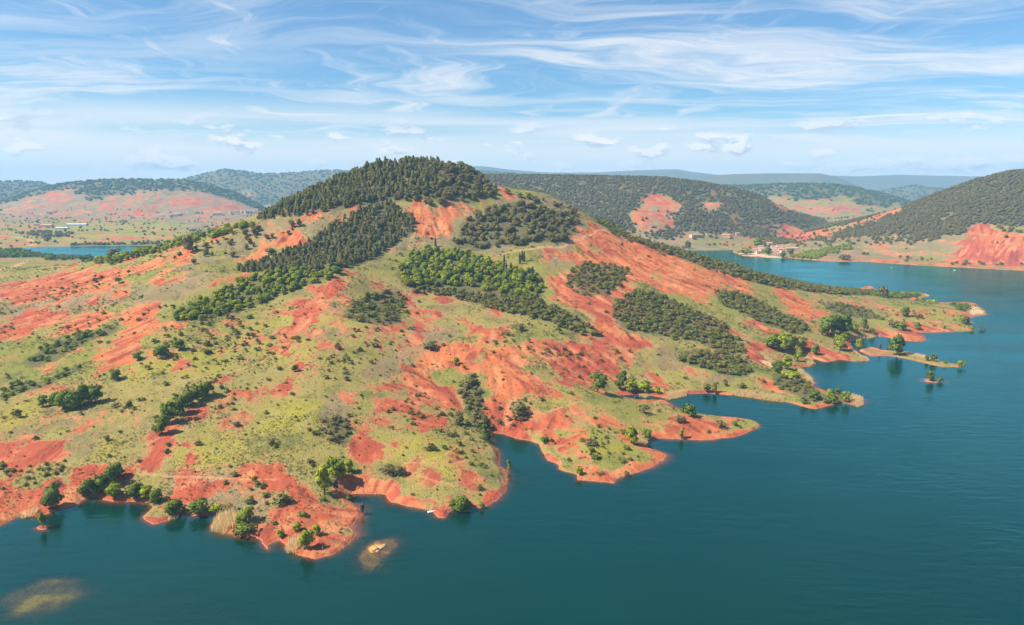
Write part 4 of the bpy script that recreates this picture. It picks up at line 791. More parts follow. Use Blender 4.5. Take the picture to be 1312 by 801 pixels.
# --- the woods and scrub: scattered over their outlines
def scatter(P, spacing, seed, jit=1.7):
    r = np.random.default_rng(seed); x0, y0 = P.min(0); x1, y1 = P.max(0)
    gx, gy = np.meshgrid(np.arange(x0, x1, spacing), np.arange(y0, y1, spacing)); x = gx.ravel()+r.uniform(-jit, jit, gx.size)*spacing*0.6; y = gy.ravel()+r.uniform(-jit, jit, gx.size)*spacing*0.6
    jx = x+fbm(x, y, 22, 3, 90)*5; jy = y+fbm(x, y, 22, 3, 91)*6
    k = inside(jx, jy, P); return x[k], y[k]
SPEC = {  # outline: spacing, kind, look, height range, width/height, share kept, label, group, name
 'ridge pines': (5.4, 'cone', M_PINE, (5, 9), 0.80, 0.95, 'dark pine in the wood along the left skyline ridge up to the summit', 'pine_tree'),
 'summit oaks': (6.2, 'tree', M_OAK, (4.5, 7.5), 1.15, 0.86, 'dark round oak in the wood on the right side of the summit', 'oak_tree'),
 'pine plantation': (4.8, 'cone', M_PINE, (4.5, 7.5), 0.90, 0.98, 'dark pine in the dense plantation on the left flank of the hill', 'pine_tree'),
 'oak scrub below summit': (6.8, 'tree', M_OAK, (3.5, 7), 1.2, 0.80, 'dark oak in the open wood below the summit above the cypresses', 'oak_tree'),
 'bright grove': (5.6, 'tree', M_BRI, (4, 7.5), 1.1, 0.92, 'bright green tree in the grove around the cypresses', 'grove_tree'),
 'lower grove': (4.4, 'bush', M_SCR, (2.8, 5), 1.2, 0.95, 'olive green bush in the long tongue of scrub below the bright grove', 'shrub'),
 'west grove': (5.6, 'bush', M_SCR, (2.5, 5), 1.2, 0.85, 'olive green bush in the scrub patch left of the bright grove', 'shrub'),
 'left grove': (5.4, 'tree', M_BRI, (3.5, 6.5), 1.1, 0.90, 'bright green tree in the grove below the pine plantation', 'grove_tree'),
 'sparse bushes': (8.4, 'bush', M_SCR, (1.8, 4.2), 1.25, 0.62, 'olive bush scattered on the slope below the left grove', 'shrub'),
 'east patch': (4.6, 'bush', M_SCR, (2.2, 4), 1.3, 0.86, 'olive bush in the small scrub patch high on the bare east face', 'shrub'),
 'big east patch': (4.2, 'bush', M_SCR, (2.4, 4.4), 1.25, 0.95, 'olive bush in the large scrub patch on the lower east face', 'shrub'),
 'cape patch': (4.4, 'bush', M_SCR, (2.2, 4.2), 1.3, 0.92, 'olive bush in the long scrub strip toward the cape', 'shrub'),
 'east ridge scrub': (5.0, 'bush', M_SCR, (2.5, 5), 1.2, 0.95, 'olive bush in the scrub belt along the east ridge skyline', 'shrub'),
 'shore patch': (3.8, 'bush', M_SCR, (2.2, 4), 1.25, 0.93, 'olive bush in the scrub patch above the lagoon shore', 'shrub'),
 'spit scrub': (4.6, 'bush', M_SCR, (2, 3.8), 1.25, 0.78, 'olive bush in the scrub on the lagoon spit', 'shrub'),
 'cape scrub': (5.2, 'bush', M_SCR, (2, 3.8), 1.3, 0.80, 'olive bush in the scrub strip across the cape meadow', 'shrub'),
 'point scrub': (4.8, 'bush', M_MID, (2.5, 4.5), 1.3, 0.9, 'green bush in the thicket on the outer point', 'shrub'),
 'tip scrub': (4.6, 'bush', M_MID, (2, 4), 1.3, 0.7, 'green bush in the thicket at the tip of the cape', 'shrub'),
 'left rows': (5.4, 'bush', M_MID, (2.5, 4.6), 1.15, 0.72, 'green bush in the planted strip on the left meadow', 'shrub'),
 'left ravine': (4.6, 'bush', M_MID, (2.0, 4.0), 1.2, 0.75, 'green bush in the ravine at the left edge', 'shrub'),
 'middle ravine': (3.4, 'bush', M_OAK, (1.6, 3.6), 1.3, 0.80, 'dark bush in the middle ravine above the narrow inlet', 'shrub'),
 'west ravine': (3.4, 'bush', M_OAK, (1.6, 3.8), 1.3, 0.70, 'dark bush in the ravine above the middle cove', 'shrub'),
 'bay bank': (3.6, 'bush', M_OAK, (1.6, 3.2), 1.3, 0.5, 'dark bush on the grassy bank above the narrow inlet', 'shrub'),
 'upper shelf': (4.6, 'bush', M_OAK, (1.4, 3.2), 1.3, 0.42, 'dark bush on the shelf of red soil under the long grove', 'shrub'),
 'left skyline trees': (6.4, 'tree', M_BRI, (3.5, 7), 1.15, 0.85, 'green tree in the belt along the left skyline', 'grove_tree'),
 'hillside junipers': (11.0, 'tree', M_OAK, (3.0, 6.0), 1.05, 0.45, 'dark juniper scattered on the tan hillside under the ridge pines', 'juniper'),
 'scrub at the left shore': (3.6, 'bush', M_SCR, (1.0, 2.2), 1.6, 0.66, 'low olive bush between the red patches at the left shore', 'shrub'),
 'west slope bushes': (7.2, 'bush', M_OAK, (1.4, 3.2), 1.3, 0.50, 'dark bush dotted over the grassy slope in the centre', 'shrub'),
 'saddle oaks': (9.0, 'tree', M_OAK, (3.5, 6.0), 1.2, 0.55, 'dark oak on the saddle right of the summit', 'oak_tree'),
}
WOOD = {'ridge pines': 'the pine wood on the left skyline ridge', 'summit oaks': 'the oak wood right of the summit', 'pine plantation': 'the dense plantation on the left flank', 'oak scrub below summit': 'the open oak wood above the cypresses', 'bright grove': 'the bright grove around the cypresses',
 'lower grove': 'the scrub tongue below the bright grove', 'west grove': 'the scrub patch left of the bright grove', 'left grove': 'the grove under the dense plantation', 'east patch': 'the small scrub patch on the bare east face', 'big east patch': 'the large scrub patch on the east face', 'cape patch': 'the long scrub strip toward the cape',
 'east ridge scrub': 'the scrub belt along the east skyline', 'shore patch': 'the scrub patch above the lagoon shore', 'cape scrub': 'the scrub strip on the cape meadow', 'point scrub': 'the thicket on the outer point', 'left skyline trees': 'the tree belt on the left skyline'}
PTS = []   # x, y, h, w, kind, mat, label, name, zone
for q, (zn, sp) in enumerate(SPEC.items()):
    x, y = scatter(F_WORLD[zn], sp[0], 500+q); r = np.random.default_rng(700+q)
    k = (r.random(len(x)) < sp[5]) & (bil(SD, x, y) > 1.5); x = x[k]; y = y[k]; h = r.uniform(*sp[3], len(x))*(0.8+0.5*vn(x/19, y/19))
    alt = r.random(len(x))
    for a, b, c, d in zip(x, y, h, alt):
        mat = sp[2]; kd = sp[1]
        if kd == 'cone' and d < 0.58: kd = 'tree'; c *= 0.9
        if kd == 'cone' and d > 0.93: c *= 1.25
        if sp[2] is M_OAK and d < 0.18: mat = M_SCR
        if sp[2] is M_SCR and d < 0.22: mat = M_OAK
        if sp[2] is M_SCR and d > 0.84: mat = M_MID
        if sp[2] is M_BRI and d < 0.25: mat = M_MID
        if sp[2] is M_BRI and d > 0.93: mat = M_YEL
        if sp[2] is M_MID and d > 0.80: mat = M_BRI
        PTS.append((a, b, c, c*sp[4]*(0.8+0.45*random.random()), kd, mat, sp[6], sp[7], zn))
# lone bushes over the open slopes
r = np.random.default_rng(41); n = 17000
s_ = r.uniform(-0.72, 0.72, n); yy = 250*np.exp(r.uniform(0, math.log(1150/250), n)); xx = s_*(yy+60)
keep = (bil(sd_main, xx, yy) > 5) & (bil(m_for, xx, yy) < 0.3) & (r.random(n) < 0.10+0.9*sst(fbm(xx, yy, 75, 3, 92)+0.35*fbm(xx, yy, 18, 2, 93), 0.05, 0.45))
for a, b in zip(xx[keep], yy[keep]):
    h = random.choice((0.8, 0.9, 1.1, 1.4, 1.8, 2.5))*random.uniform(0.8, 1.2); mt = random.choice((M_OAK, M_SCR, M_SCR, M_MID, M_MID))
    lab = 'small dark bush alone on the ' + ('bare red soil' if bil(red_f, a, b) > 0.5 else 'open grass') + (' of the left slopes' if a < -60 else ' of the central slopes' if a < 120 else ' of the east slopes')
    PTS.append((a, b, h, h*random.uniform(1.2, 1.7), 'bush', mt, lab, 'lone_bush', 'lone'))
# which of them show largest
def visible(x, y, z):
    t = np.linspace(0.06, 0.985, 60)[None]; gx = x[:, None]*t; gyv = y[:, None]*t; zr = CAM_Z+(z[:, None]-CAM_Z)*t
    return (zr > bil(H, gx, np.maximum(gyv, 191))-0.2).all(1)
PX = np.array([p[0] for p in PTS]); PY = np.array([p[1] for p in PTS]); PH = np.array([p[2] for p in PTS]); PW = np.array([p[3] for p in PTS]); PZ = bil(H, PX, PY)
dist = np.sqrt(PX**2+PY**2+(CAM_Z-PZ)**2)
fy = PY*math.cos(PITCH)-(PZ-CAM_Z)*math.sin(PITCH); fx = PX/fy*FPX+CX; fvy = CY-((PZ-CAM_Z)*math.cos(PITCH)+PY*math.sin(PITCH))/fy*FPX
vis = (fx > -5) & (fx < 1317) & (fvy < 805) & visible(PX, PY, PZ+PH)
size = np.where(vis, PH*PW/dist**2, 0)
single = np.zeros(len(PTS), bool)
for nm, lim in (('pine_tree', 260), ('oak_tree', 200), ('grove_tree', 200), ('juniper', 60), ('shrub', 290), ('lone_bush', 290)):
    idx = [i for i, p in enumerate(PTS) if p[7] == nm and size[i] > 0]; idx.sort(key=lambda i: -size[i])
    if nm in ('pine_tree', 'oak_tree', 'grove_tree', 'shrub'):   # spread over the outlines: the largest of each
        zs = sorted(set(PTS[i][8] for i in idx)); quota = {z: 0 for z in zs}; out = []
        cap = lim/len(zs)*1.6
        for i in idx:
            if quota[PTS[i][8]] < cap and len(out) < lim: quota[PTS[i][8]] += 1; out.append(i)
        idx = out
    single[idx[:lim]] = True
CATN = {'pine_tree': 'pine', 'oak_tree': 'oak', 'grove_tree': 'tree', 'juniper': 'juniper', 'shrub': 'bush', 'lone_bush': 'bush'}
LM = np.array([[a_[0], a_[1]] for a_ in T]); ORD = ['nearest', 'second nearest', 'third nearest', 'fourth nearest', 'fifth nearest', 'sixth nearest', 'seventh nearest', 'eighth nearest']+[w_+' nearest' for w_ in 'ninth tenth eleventh twelfth thirteenth fourteenth fifteenth sixteenth seventeenth eighteenth nineteenth twentieth'.split()]
SPARSE = ('lone', 'sparse bushes', 'west slope bushes', 'hillside junipers', 'bay bank', 'upper shelf', 'saddle oaks', 'middle ravine', 'west ravine', 'left rows', 'left ravine', 'scrub at the left shore', 'spit scrub', 'tip scrub')
sing = np.nonzero(single)[0]; used_lb = {}; LBL = {}
for i in sorted(sing, key=lambda i: -size[i]):
    p = PTS[i]
    if p[8] in SPARSE:
        d = (LM[:, 0]-fx[i])**2+((LM[:, 1]-fvy[i])*1.4)**2; k = int(np.argmin(d)); ox = fx[i]-LM[k, 0]; oy = fvy[i]-LM[k, 1]
        side = ('right of' if ox > 0 else 'left of') if abs(ox) > abs(oy) else ('below' if oy > 0 else 'above')
        noun = {'lone_bush': 'bush', 'shrub': 'bush', 'juniper': 'juniper', 'oak_tree': 'oak'}[p[7]]
        lk = LOOK[p[5]]; sz = 'tiny' if p[2] < 1.1 else 'small' if p[2] < 2.2 else 'larger'
        LBL[i] = (f'{sz} {lk} {noun}', f"{side} the {'bush' if T[k][4] == 'bush' else 'tree'} {T[k][7]}")
    else:
        Pz = F_WORLD[p[8]]; u = (p[0]-Pz[:, 0].min())/np.ptp(Pz[:, 0]); v = (p[1]-Pz[:, 1].min())/np.ptp(Pz[:, 1])
        part = ('far ' if v > 0.6 else 'near ' if v < 0.3 else '')+('left' if u < 0.33 else 'right' if u > 0.67 else 'middle')
        hr = SPEC[p[8]][3]; sz = 'tall' if p[2] > hr[0]+0.75*(hr[1]-hr[0]) else 'low' if p[2] < hr[0]+0.25*(hr[1]-hr[0]) else ''
        LBL[i] = (' '.join((sz+' '+LOOK[p[5]]+' '+{'pine_tree': 'pine', 'oak_tree': 'oak', 'grove_tree': 'tree', 'shrub': 'bush', 'juniper': 'juniper'}[p[7]]).split()), f"{part} in {WOOD.get(p[8], 'the '+p[8])}")
for i in sing:
    p = PTS[i]; a, b = LBL[i]; key = (a, b)
    if p[8] in SPARSE:
        same = sorted((j for j in sing if LBL[j] == key), key=lambda j: (fx[j]-fx[i])*0+min((LM[:, 0]-fx[j])**2+((LM[:, 1]-fvy[j])*1.4)**2)); q = same.index(i)
        lb = f"{a}{', '+ORD[q] if len(same) > 1 and q < len(ORD) else ', farther out' if len(same) > 1 else ''} {b}"
        wds = lb.split(); lb = ' '.join(wds[:16]) if len(wds) > 16 else lb
    else: lb = f'{a} {b}'
    plant(p[7], p[4], p[5], p[0], p[1], p[2], p[3], lb, CATN[p[7]], f"{'bushes' if p[7] in ('shrub', 'lone_bush') else 'trees'} of {WOOD.get(p[8], 'the '+p[8]) if p[8] != 'lone' else 'the open slopes'}")

# --- massed vegetation: instances of the crowns above
def mass(name, pts, srcs, label=None):
    """pts: array x, y, z, w, h -> one object whose geometry nodes place crowns on its points"""
    if len(pts) == 0: return
    pts = np.asarray(pts, np.float32)
    me = bpy.data.meshes.new(name); me.vertices.add(len(pts)); me.vertices.foreach_set('co', pts[:, :3].ravel().copy())
    a = me.attributes.new('size', 'FLOAT_VECTOR', 'POINT'); a.data.foreach_set('vector', np.stack([pts[:, 3], pts[:, 3], pts[:, 4]], -1).ravel().copy())
    o = bpy.data.objects.new(name, me); col.objects.link(o); tag(o, kind='stuff')
    ng = bpy.data.node_groups.new(name, 'GeometryNodeTree'); ng.interface.new_socket('Geometry', in_out='INPUT', socket_type='NodeSocketGeometry'); ng.interface.new_socket('Geometry', in_out='OUTPUT', socket_type='NodeSocketGeometry')
    N = ng.nodes; L = ng.links; gi = N.new('NodeGroupInput'); go = N.new('NodeGroupOutput'); ip = N.new('GeometryNodeInstanceOnPoints'); jg = N.new('GeometryNodeJoinGeometry')
    for s in srcs:
        oi = N.new('GeometryNodeObjectInfo'); oi.inputs['Object'].default_value = s; oi.inputs['As Instance'].default_value = True; oi.transform_space = 'ORIGINAL'
        L.new(oi.outputs['Geometry'], jg.inputs[0])
    na = N.new('GeometryNodeInputNamedAttribute'); na.data_type = 'FLOAT_VECTOR'; na.inputs['Name'].default_value = 'size'
    rv = N.new('FunctionNodeRandomValue'); rv.data_type = 'FLOAT_VECTOR'; rv.inputs[0].default_value = (-0.06, -0.06, 0); rv.inputs[1].default_value = (0.06, 0.06, 6.283)
    ri_ = N.new('FunctionNodeRandomValue'); ri_.data_type = 'INT'; ri_.inputs[4].default_value = 0; ri_.inputs[5].default_value = len(srcs)-1; ri_.inputs['Seed'].default_value = 5
    ip.inputs['Pick Instance'].default_value = True
    L.new(gi.outputs[0], ip.inputs['Points']); L.new(jg.outputs[0], ip.inputs['Instance']); L.new(ri_.outputs[2], ip.inputs['Instance Index'])
    L.new(rv.outputs[0], ip.inputs['Rotation']); L.new(na.outputs[0], ip.inputs['Scale']); L.new(ip.outputs[0], go.inputs[0])
    md = o.modifiers.new('scatter', 'NODES'); md.node_group = ng
    return o
NAMES = {('tree', M_PINE.name): 'round_pine_wood', ('cone', M_PINE.name): 'pine_wood', ('tree', M_OAK.name): 'oak_wood', ('tree', M_SCR.name): 'olive_wood', ('tree', M_BRI.name): 'spring_grove', ('tree', M_MID.name): 'green_grove', ('tree', M_YEL.name): 'young_grove', ('bush', M_SCR.name): 'olive_scrub', ('bush', M_OAK.name): 'dark_scrub', ('bush', M_MID.name): 'green_scrub', ('bush', M_BRI.name): 'bright_scrub', ('bush', M_YEL.name): 'young_scrub'}
def ensure(kind, mat):
    if (kind, mat.name) not in SRC: raise RuntimeError(f'no source {kind} {mat.name}')
    return SRC[(kind, mat.name)]
byk = {}
for i in np.nonzero(~single)[0]:
    p = PTS[i]; byk.setdefault((p[4], p[5].name), []).append((p[0], p[1], PZ[i]-0.03*p[2], p[3], p[2]))
for k, v in byk.items(): mass(NAMES.get(k, 'scrub_mass'), v, SRC[k])

# low tufts over grass and soil, and far woods
r = np.random.default_rng(77); n = 190000
s_ = r.uniform(-0.74, 0.74, n); yy = 240*np.exp(r.uniform(0, math.log(1000/240), n)); xx = s_*(yy+60); sdv = bil(sd_main, xx, yy)
dens = 0.10+0.9*sst(fbm(xx, yy, 30, 4, 94, 0.6), 0.0, 0.5); dens *= np.where(bil(red_f, xx, yy) > 0.5, 0.5, 1.0)*np.where(bil(m_path, xx, yy) > 0.3, 0, 1)
k = (sdv > 2.0) & (r.random(n) < dens); xx = xx[k]; yy = yy[k]; h = r.uniform(0.22, 1.0, len(xx))*np.clip(yy/420, 0.9, 1.6)
tz = bil(H, xx, yy); tuft_src = []
for q in range(2):
    tm = crown_mesh('tussock', 911+q, 'bush', 46); tm.materials.append(M_TUFT)
    j = int(np.argmin((xx-(-20+60*q))**2+(yy-360)**2)); o = link('grass_tussock', tm, None); o.location = (xx[j], yy[j], tz[j]-0.02); o.scale = (h[j]*1.6, h[j]*1.6, h[j]); tuft_src.append(o); tag(o, kind='stuff')
mass('grass_tussocks', np.stack([xx, yy, tz-0.03, h*1.8, h], -1), tuft_src)
def far_points(mask_fn, n, seed, y0, y1, smax=0.8):
    r = np.random.default_rng(seed); y = y0*np.exp(r.uniform(0, math.log(y1/y0), n)); x = r.uniform(-smax, smax, n)*(y+60)
    k = (bil(sd_far, x, y) > 8) & (r.random(n) < mask_fn(x, y)); return x[k], y[k]
rid_f = rid_id.astype(np.float32)
def wood(x, y): return np.clip(bil(m_for, x, y), 0, 1)*(bil(red_f, x, y) < 0.55)*0.95
x, y = far_points(wood, 110000, 81, 1350, 3000); z = bil(H, x, y); h = np.random.default_rng(5).uniform(3.5, 7.5, len(x))
mass('far_oak_wood', np.stack([x, y, z-0.4, h*1.5, h], -1), ensure('tree', M_OAK))
def hedges(x, y): return ((bil(rid_f, x, y) < 0.5) | (bil(m_for, x, y) < 0.5))*(0.04+0.75*sst(fbm(x, y*2.2, 150, 4, 95)+0.5*fbm(x, y, 40, 2, 96), 0.10, 0.34))
x, y = far_points(hedges, 15000, 82, 1400, 3600); z = bil(H, x, y); h = np.random.default_rng(6).uniform(3, 8, len(x))
half = np.random.default_rng(7).random(len(x)) < 0.6
mass('hedgerow_trees', np.stack([x, y, z-0.3, h*1.3, h], -1)[half], ensure('tree', M_MID)); mass('field_bushes', np.stack([x, y, z-0.3, h*1.3, h], -1)[~half], ensure('tree', M_OAK))
x, y = far_points(wood, 36000, 83, 3000, 7200); z = bil(H, x, y); h = np.random.default_rng(8).uniform(7, 13, len(x))
mass('distant_wood', np.stack([x, y, z-0.5, h*2.0, h], -1), ensure('tree', M_MID))
# trees in front of the far pool and along the far village shore
GV = [([(0,326),(50,322),(56,329),(0,331)], 60, M_MID), ([(50,332),(120,328),(122,333),(60,335)], 45, M_MID), ([(1000,334),(1092,318),(1092,330),(1010,332)], 0, M_MID)]
FV = [([(1012,330),(1040,322),(1060,318),(1092,312),(1092,320),(1060,326),(1045,333)], 330, M_BRI, (3.5, 6.5)), ([(-10,321),(26,321),(50,323),(54,330),(-10,331)], 220, M_MID, (5, 9)), ([(50,328),(80,327),(122,327),(120,333),(60,334)], 150, M_MID, (4, 9)), ([(20,300),(50,297),(94,299),(90,304),(70,304),(60,311),(54,304)], 110, M_OAK, (5, 10)), ([(90,330),(130,338),(200,330),(190,322),(140,330)], 120, M_MID, (3, 6))]
for q, (P, n, mt, hr) in enumerate(FV):
    Pw = to_world(densify(P)); r = np.random.default_rng(900+q); x = r.uniform(Pw[:, 0].min(), Pw[:, 0].max(), n*4); y = r.uniform(Pw[:, 1].min(), Pw[:, 1].max(), n*4); k = inside(x, y, Pw) & (bil(SD, x, y) > 2); x = x[k][:n]; y = y[k][:n]
    h = r.uniform(*hr, len(x)); mass(('village_orchard', 'pool_shore_trees', 'pool_bank_trees', 'pool_wood', 'slope_foot_trees')[q], np.stack([x, y, bil(H, x, y)-0.2, h*1.3, h], -1), ensure('tree', mt))

# --- reed beds
def reed_material():
    m = bpy.data.materials.new('reeds'); m.use_nodes = True; t = NT(m.node_tree); t.n.clear()
    lv = t.new('ShaderNodeAttribute', attribute_name='leaf').outputs['Fac']; c = t.mix(lv, (0.66, 0.48, 0.23), (0.85, 0.68, 0.38))
    d = t.new('ShaderNodeBsdfDiffuse'); t.l.new(c, d.inputs[0]); tr = t.new('ShaderNodeBsdfTranslucent'); t.l.new(c, tr.inputs[0]); mx = t.new('ShaderNodeMixShader', i={0: 0.55}); t.l.new(d.outputs[0], mx.inputs[1]); t.l.new(tr.outputs[0], mx.inputs[2])
    o = t.new('ShaderNodeOutputMaterial'); t.l.new(mx.outputs[0], o.inputs[0]); return m
M_REED = reed_material()
REEDS = [([(27,664),(48,661),(50,656),(30,659)], 2.6, 'left cove'), ([(214,667),(232,663),(230,659),(216,663)], 2.0, ''), ([(270,681),(284,685),(302,676),(306,664),(290,660),(276,668)], 4.2, ''), ([(366,707),(378,711),(386,704),(383,695),(370,694)], 3.6, ''),
 ([(853,513),(880,508),(880,503),(858,505)], 3.0, ''), ([(936,506),(957,509),(985,513),(1006,515),(1004,510),(980,506),(945,502)], 2.4, ''), ([(1022,473),(1036,483),(1044,492),(1040,494),(1030,484),(1018,474)], 3.2, ''), ([(1036,457),(1044,467),(1036,470),(1030,463)], 3.0, ''), ([(1087,440),(1090,434),(1122,428),(1122,432),(1096,437)], 3.0, ''),
 ([(1090,446),(1104,456),(1115,462),(1110,463),(1092,452)], 2.2, ''), ([(1158,452),(1185,457),(1203,463),(1190,463),(1160,456)], 2.0, ''), ([(1090,518),(1092,508),(1106,510),(1108,516),(1100,522)], 2.4, ''), ([(972,463),(990,468),(996,474),(980,470)], 2.0, ''), ([(812,571),(824,573),(830,566),(818,560)], 3.4, ''), ([(817,507),(826,505),(834,507),(826,510)], 2.6, '')]
for q, (P, hh, _) in enumerate(REEDS):
    Pw = np.array([at_z(a, b, 0.3) for a, b in densify(P, 2)]); r = np.random.default_rng(950+q)
    area = (Pw[:, 0].max()-Pw[:, 0].min())*(Pw[:, 1].max()-Pw[:, 1].min()); n = int(np.clip(area*7, 400, 5000))
    x = r.uniform(Pw[:, 0].min(), Pw[:, 0].max(), n); y = r.uniform(Pw[:, 1].min(), Pw[:, 1].max(), n); k = inside(x+fbm(x, y, 3, 2, 97)*1.4, y+fbm(x, y, 3, 2, 98)*1.4, Pw); x = x[k]; y = y[k]; n = len(x)
    if n == 0: continue
    z = np.maximum(bil(H, x, y), -0.4)-0.05; h = hh*r.uniform(0.55, 1.1, n)*(0.7+0.5*vn(x/3, y/3)); th = r.uniform(0, 6.283, n); wv = r.uniform(0.05, 0.13, n); lx = r.normal(0, 0.12, n)*h; ly = r.normal(0, 0.12, n)*h
    ca, sa = np.cos(th)*wv, np.sin(th)*wv
    V = np.stack([np.stack([x-ca, y-sa, z], -1), np.stack([x+ca, y+sa, z], -1), np.stack([x+ca*0.8+lx*.5, y+sa*.8+ly*.5, z+h*.6], -1), np.stack([x-ca*.8+lx*.5, y-sa*.8+ly*.5, z+h*.6], -1), np.stack([x+lx, y+ly, z+h], -1)], 1).reshape(-1, 3)
    b = np.arange(n)*5; F = np.concatenate([np.stack([b, b+1, b+2], -1), np.stack([b, b+2, b+3], -1), np.stack([b+3, b+2, b+4], -1)])
    me_ = np_mesh('reed_bed', V, F); a = me_.attributes.new('leaf', 'FLOAT', 'POINT'); a.data.foreach_set('value', np.repeat(r.random(n), 5).astype(np.float32))
    tag(link('reed_bed', me_, M_REED), kind='stuff')
# ================================================================== HOUSES, BOATS, VANS, PEOPLE, ROCKS
M_WALLS = [plain('stone_wall', c, 0.9, 0.18, 0.8, 0.1) for c in ((0.55, 0.40, 0.28), (0.62, 0.50, 0.38), (0.60, 0.36, 0.24), (0.66, 0.58, 0.48))]
M_ROOF = [plain('roof_tiles', c, 0.9, 0.25, 1.2, 0.1) for c in ((0.45, 0.20, 0.12), (0.52, 0.27, 0.17), (0.36, 0.22, 0.17))]
M_DARK = plain('window_glass', (0.03, 0.035, 0.045), 0.25, 0.2, 2.0, 0.5)
M_WOOD = plain('wood_door', (0.13, 0.075, 0.04), 0.8, 0.25, 2.0, 0.2)
M_WHITE = plain('white_paint', (0.80, 0.80, 0.78), 0.35, 0.05, 1.0, 0.5)
M_RUB = plain('rubber', (0.025, 0.025, 0.027), 0.85, 0.2, 4.0, 0.2)
M_SKIN = plain('skin', (0.50, 0.30, 0.21), 0.6, 0.08, 4.0, 0.3)
M_SHED = plain('shed_sheet', (0.60, 0.64, 0.68), 0.5, 0.1, 0.6, 0.4)
M_ROCK = plain('pale_rock', (0.50, 0.30, 0.16), 0.9, 0.35, 1.6, 0.15)
def house(x, y, w_, d_, h_, rz, k, label, name='village_house', cat='house', group=None, shed=False):
    z = float(ground(x, y))
    e = empty(name, (x, y, z-0.3), rz); tag(e, label, cat, group); wm = M_SHED if shed else M_WALLS[k % 4]; rm = M_SHED if shed else M_ROOF[k % 3]
    rise = d_*(0.10 if shed else 0.20); a, b = w_/2, d_/2
    MB().add([(-a, -b, -1.5), (a, -b, -1.5), (a, b, -1.5), (-a, b, -1.5), (-a, -b, h_), (a, -b, h_), (a, b, h_), (-a, b, h_), (-a, 0, h_+rise), (a, 0, h_+rise)],
             [(0, 1, 5, 4), (2, 3, 7, 6), (1, 2, 6, 9, 5), (3, 0, 4, 8, 7), (0, 3, 2, 1), (4, 5, 9, 8), (6, 7, 8, 9)]).build('wall', wm, e)
    o = 0.45; t_ = 0.22; m = MB(); s = rise/b; ez = h_-o*s+0.03
    for sg in (-1, 1):
        m.add([(-a-o, sg*(b+o), ez), (a+o, sg*(b+o), ez), (a+o, 0, h_+rise+0.03), (-a-o, 0, h_+rise+0.03), (-a-o, sg*(b+o), ez+t_), (a+o, sg*(b+o), ez+t_), (a+o, 0, h_+rise+0.03+t_), (-a-o, 0, h_+rise+0.03+t_)],
              [(0, 1, 2, 3), (4, 5, 6, 7), (0, 1, 5, 4), (0, 3, 7, 4), (1, 2, 6, 5)])
    rf = m.build('roof', rm, e)
    if not shed:
        MB().box((a*0.55, b*0.2, h_+rise+0.5), (0.7, 0.7, 1.6)).build('chimney', wm, rf)
    n = max(2, int(w_/3.6))
    for fl in range(2 if h_ > 4.5 else 1):
        for q in range(n):
            wx = -a+(q+0.5)*w_/n
            if fl == 0 and q == n//2: MB().box((wx, -b-0.02, 1.35), (1.2, 0.12, 2.3)).build('door', M_WOOD, e)
            else: MB().box((wx, -b-0.02, 2.0+fl*2.7), (1.0, 0.10, 1.3)).build('window', M_DARK, e)
    return e
VIL = [(975.7,312,6,.5,'small house at the top end of the lakeside village'),(985.7,314.6,7,.5,'upper house behind the lakeside village'),(990,317.4,6,.4,'narrow upper house in the middle of the lakeside village'),(974.8,318.6,7,.5,'house left behind the green trees of the lakeside village'),(967,322,6,.5,'leftmost low house of the lakeside village by the shore trees'),(972,325.4,7,.5,'low house nearest the shore on the left of the lakeside village'),(977,323,8,.5,'pinkish house left of the village shore tree'),(989.4,323.6,10,.62,'tall pale gabled house in the centre of the lakeside village'),(995.5,321.6,10,.55,'wide house behind the tall gabled one in the lakeside village'),(999,318.9,9,.5,'rear house on the right of the lakeside village'),(1001,322.6,8,.5,'house in the right middle of the lakeside village'),(1005,319.9,8,.5,'second house from the right, rear row of the lakeside village'),(1008.5,319,7,.5,'right rear house of the lakeside village'),(1010,321.8,8,.5,'right front house of the lakeside village'),(994,326.2,9,.5,'long low house closest to the village shore'),(1002,324.6,7,.5,'small house by the village shore right of the long low one'),(1017,321.6,10,.4,'dark roofed house at the right end of the lakeside village'),
 (907.7,302.5,6,.4,'white farmhouse on the slope left of the lakeside village'),(930,304,11,.3,'long low farm building on the slope above the water'),(944.5,301.5,5,.6,'small farmhouse beside trees above the lakeside village'),(889,304,11,.3,'low farm building farthest left on the slope above the far shore')]
FARV = [(208.5,278,8,.4),(216,279,8,.5),(223,277.6,7,.5),(228.6,276.6,8,.5),(279,275.6,11,.45),(295,274,5,.6),(303,272.6,7,.6),(308,273.4,7,.6),(312.5,272.6,7,.7),(317.5,272.8,7,.6),(325,273.4,6,.5),(328,270,5,.5),(252,273.6,5,.5),(257,273.4,5,.5),(314,277.6,7,.4)]
for q, (a, b, w_, asp, lb) in enumerate(VIL):
    xy = hit([a], [b])[0]; s_ = px_size(a, b, xy); W = w_*s_*0.92; r = random.Random(q)
    house(xy[0], xy[1], W, W*0.62, max(3.2, min(9.0, W*asp)), r.uniform(-0.5, 0.5), q, lb, group='houses of the lakeside village' if q < 17 else None)
posn = ['first', 'second', 'third', 'fourth', 'fifth', 'sixth', 'seventh', 'eighth', 'ninth', 'tenth', 'eleventh', 'twelfth', 'thirteenth', 'fourteenth', 'fifteenth']
for q, j in enumerate(sorted(range(len(FARV)), key=lambda j: FARV[j][0])):
    a, b, w_, asp = FARV[j]; xy = hit([a], [b])[0]; s_ = px_size(a, b, xy); W = w_*s_*0.9
    house(xy[0], xy[1], W, W*0.6, max(4, min(11, W*asp)), random.Random(50+q).uniform(-0.4, 0.4), q+1, f'pale house of the distant village under the left hills, {posn[q]} from the left', group='houses of the distant village')
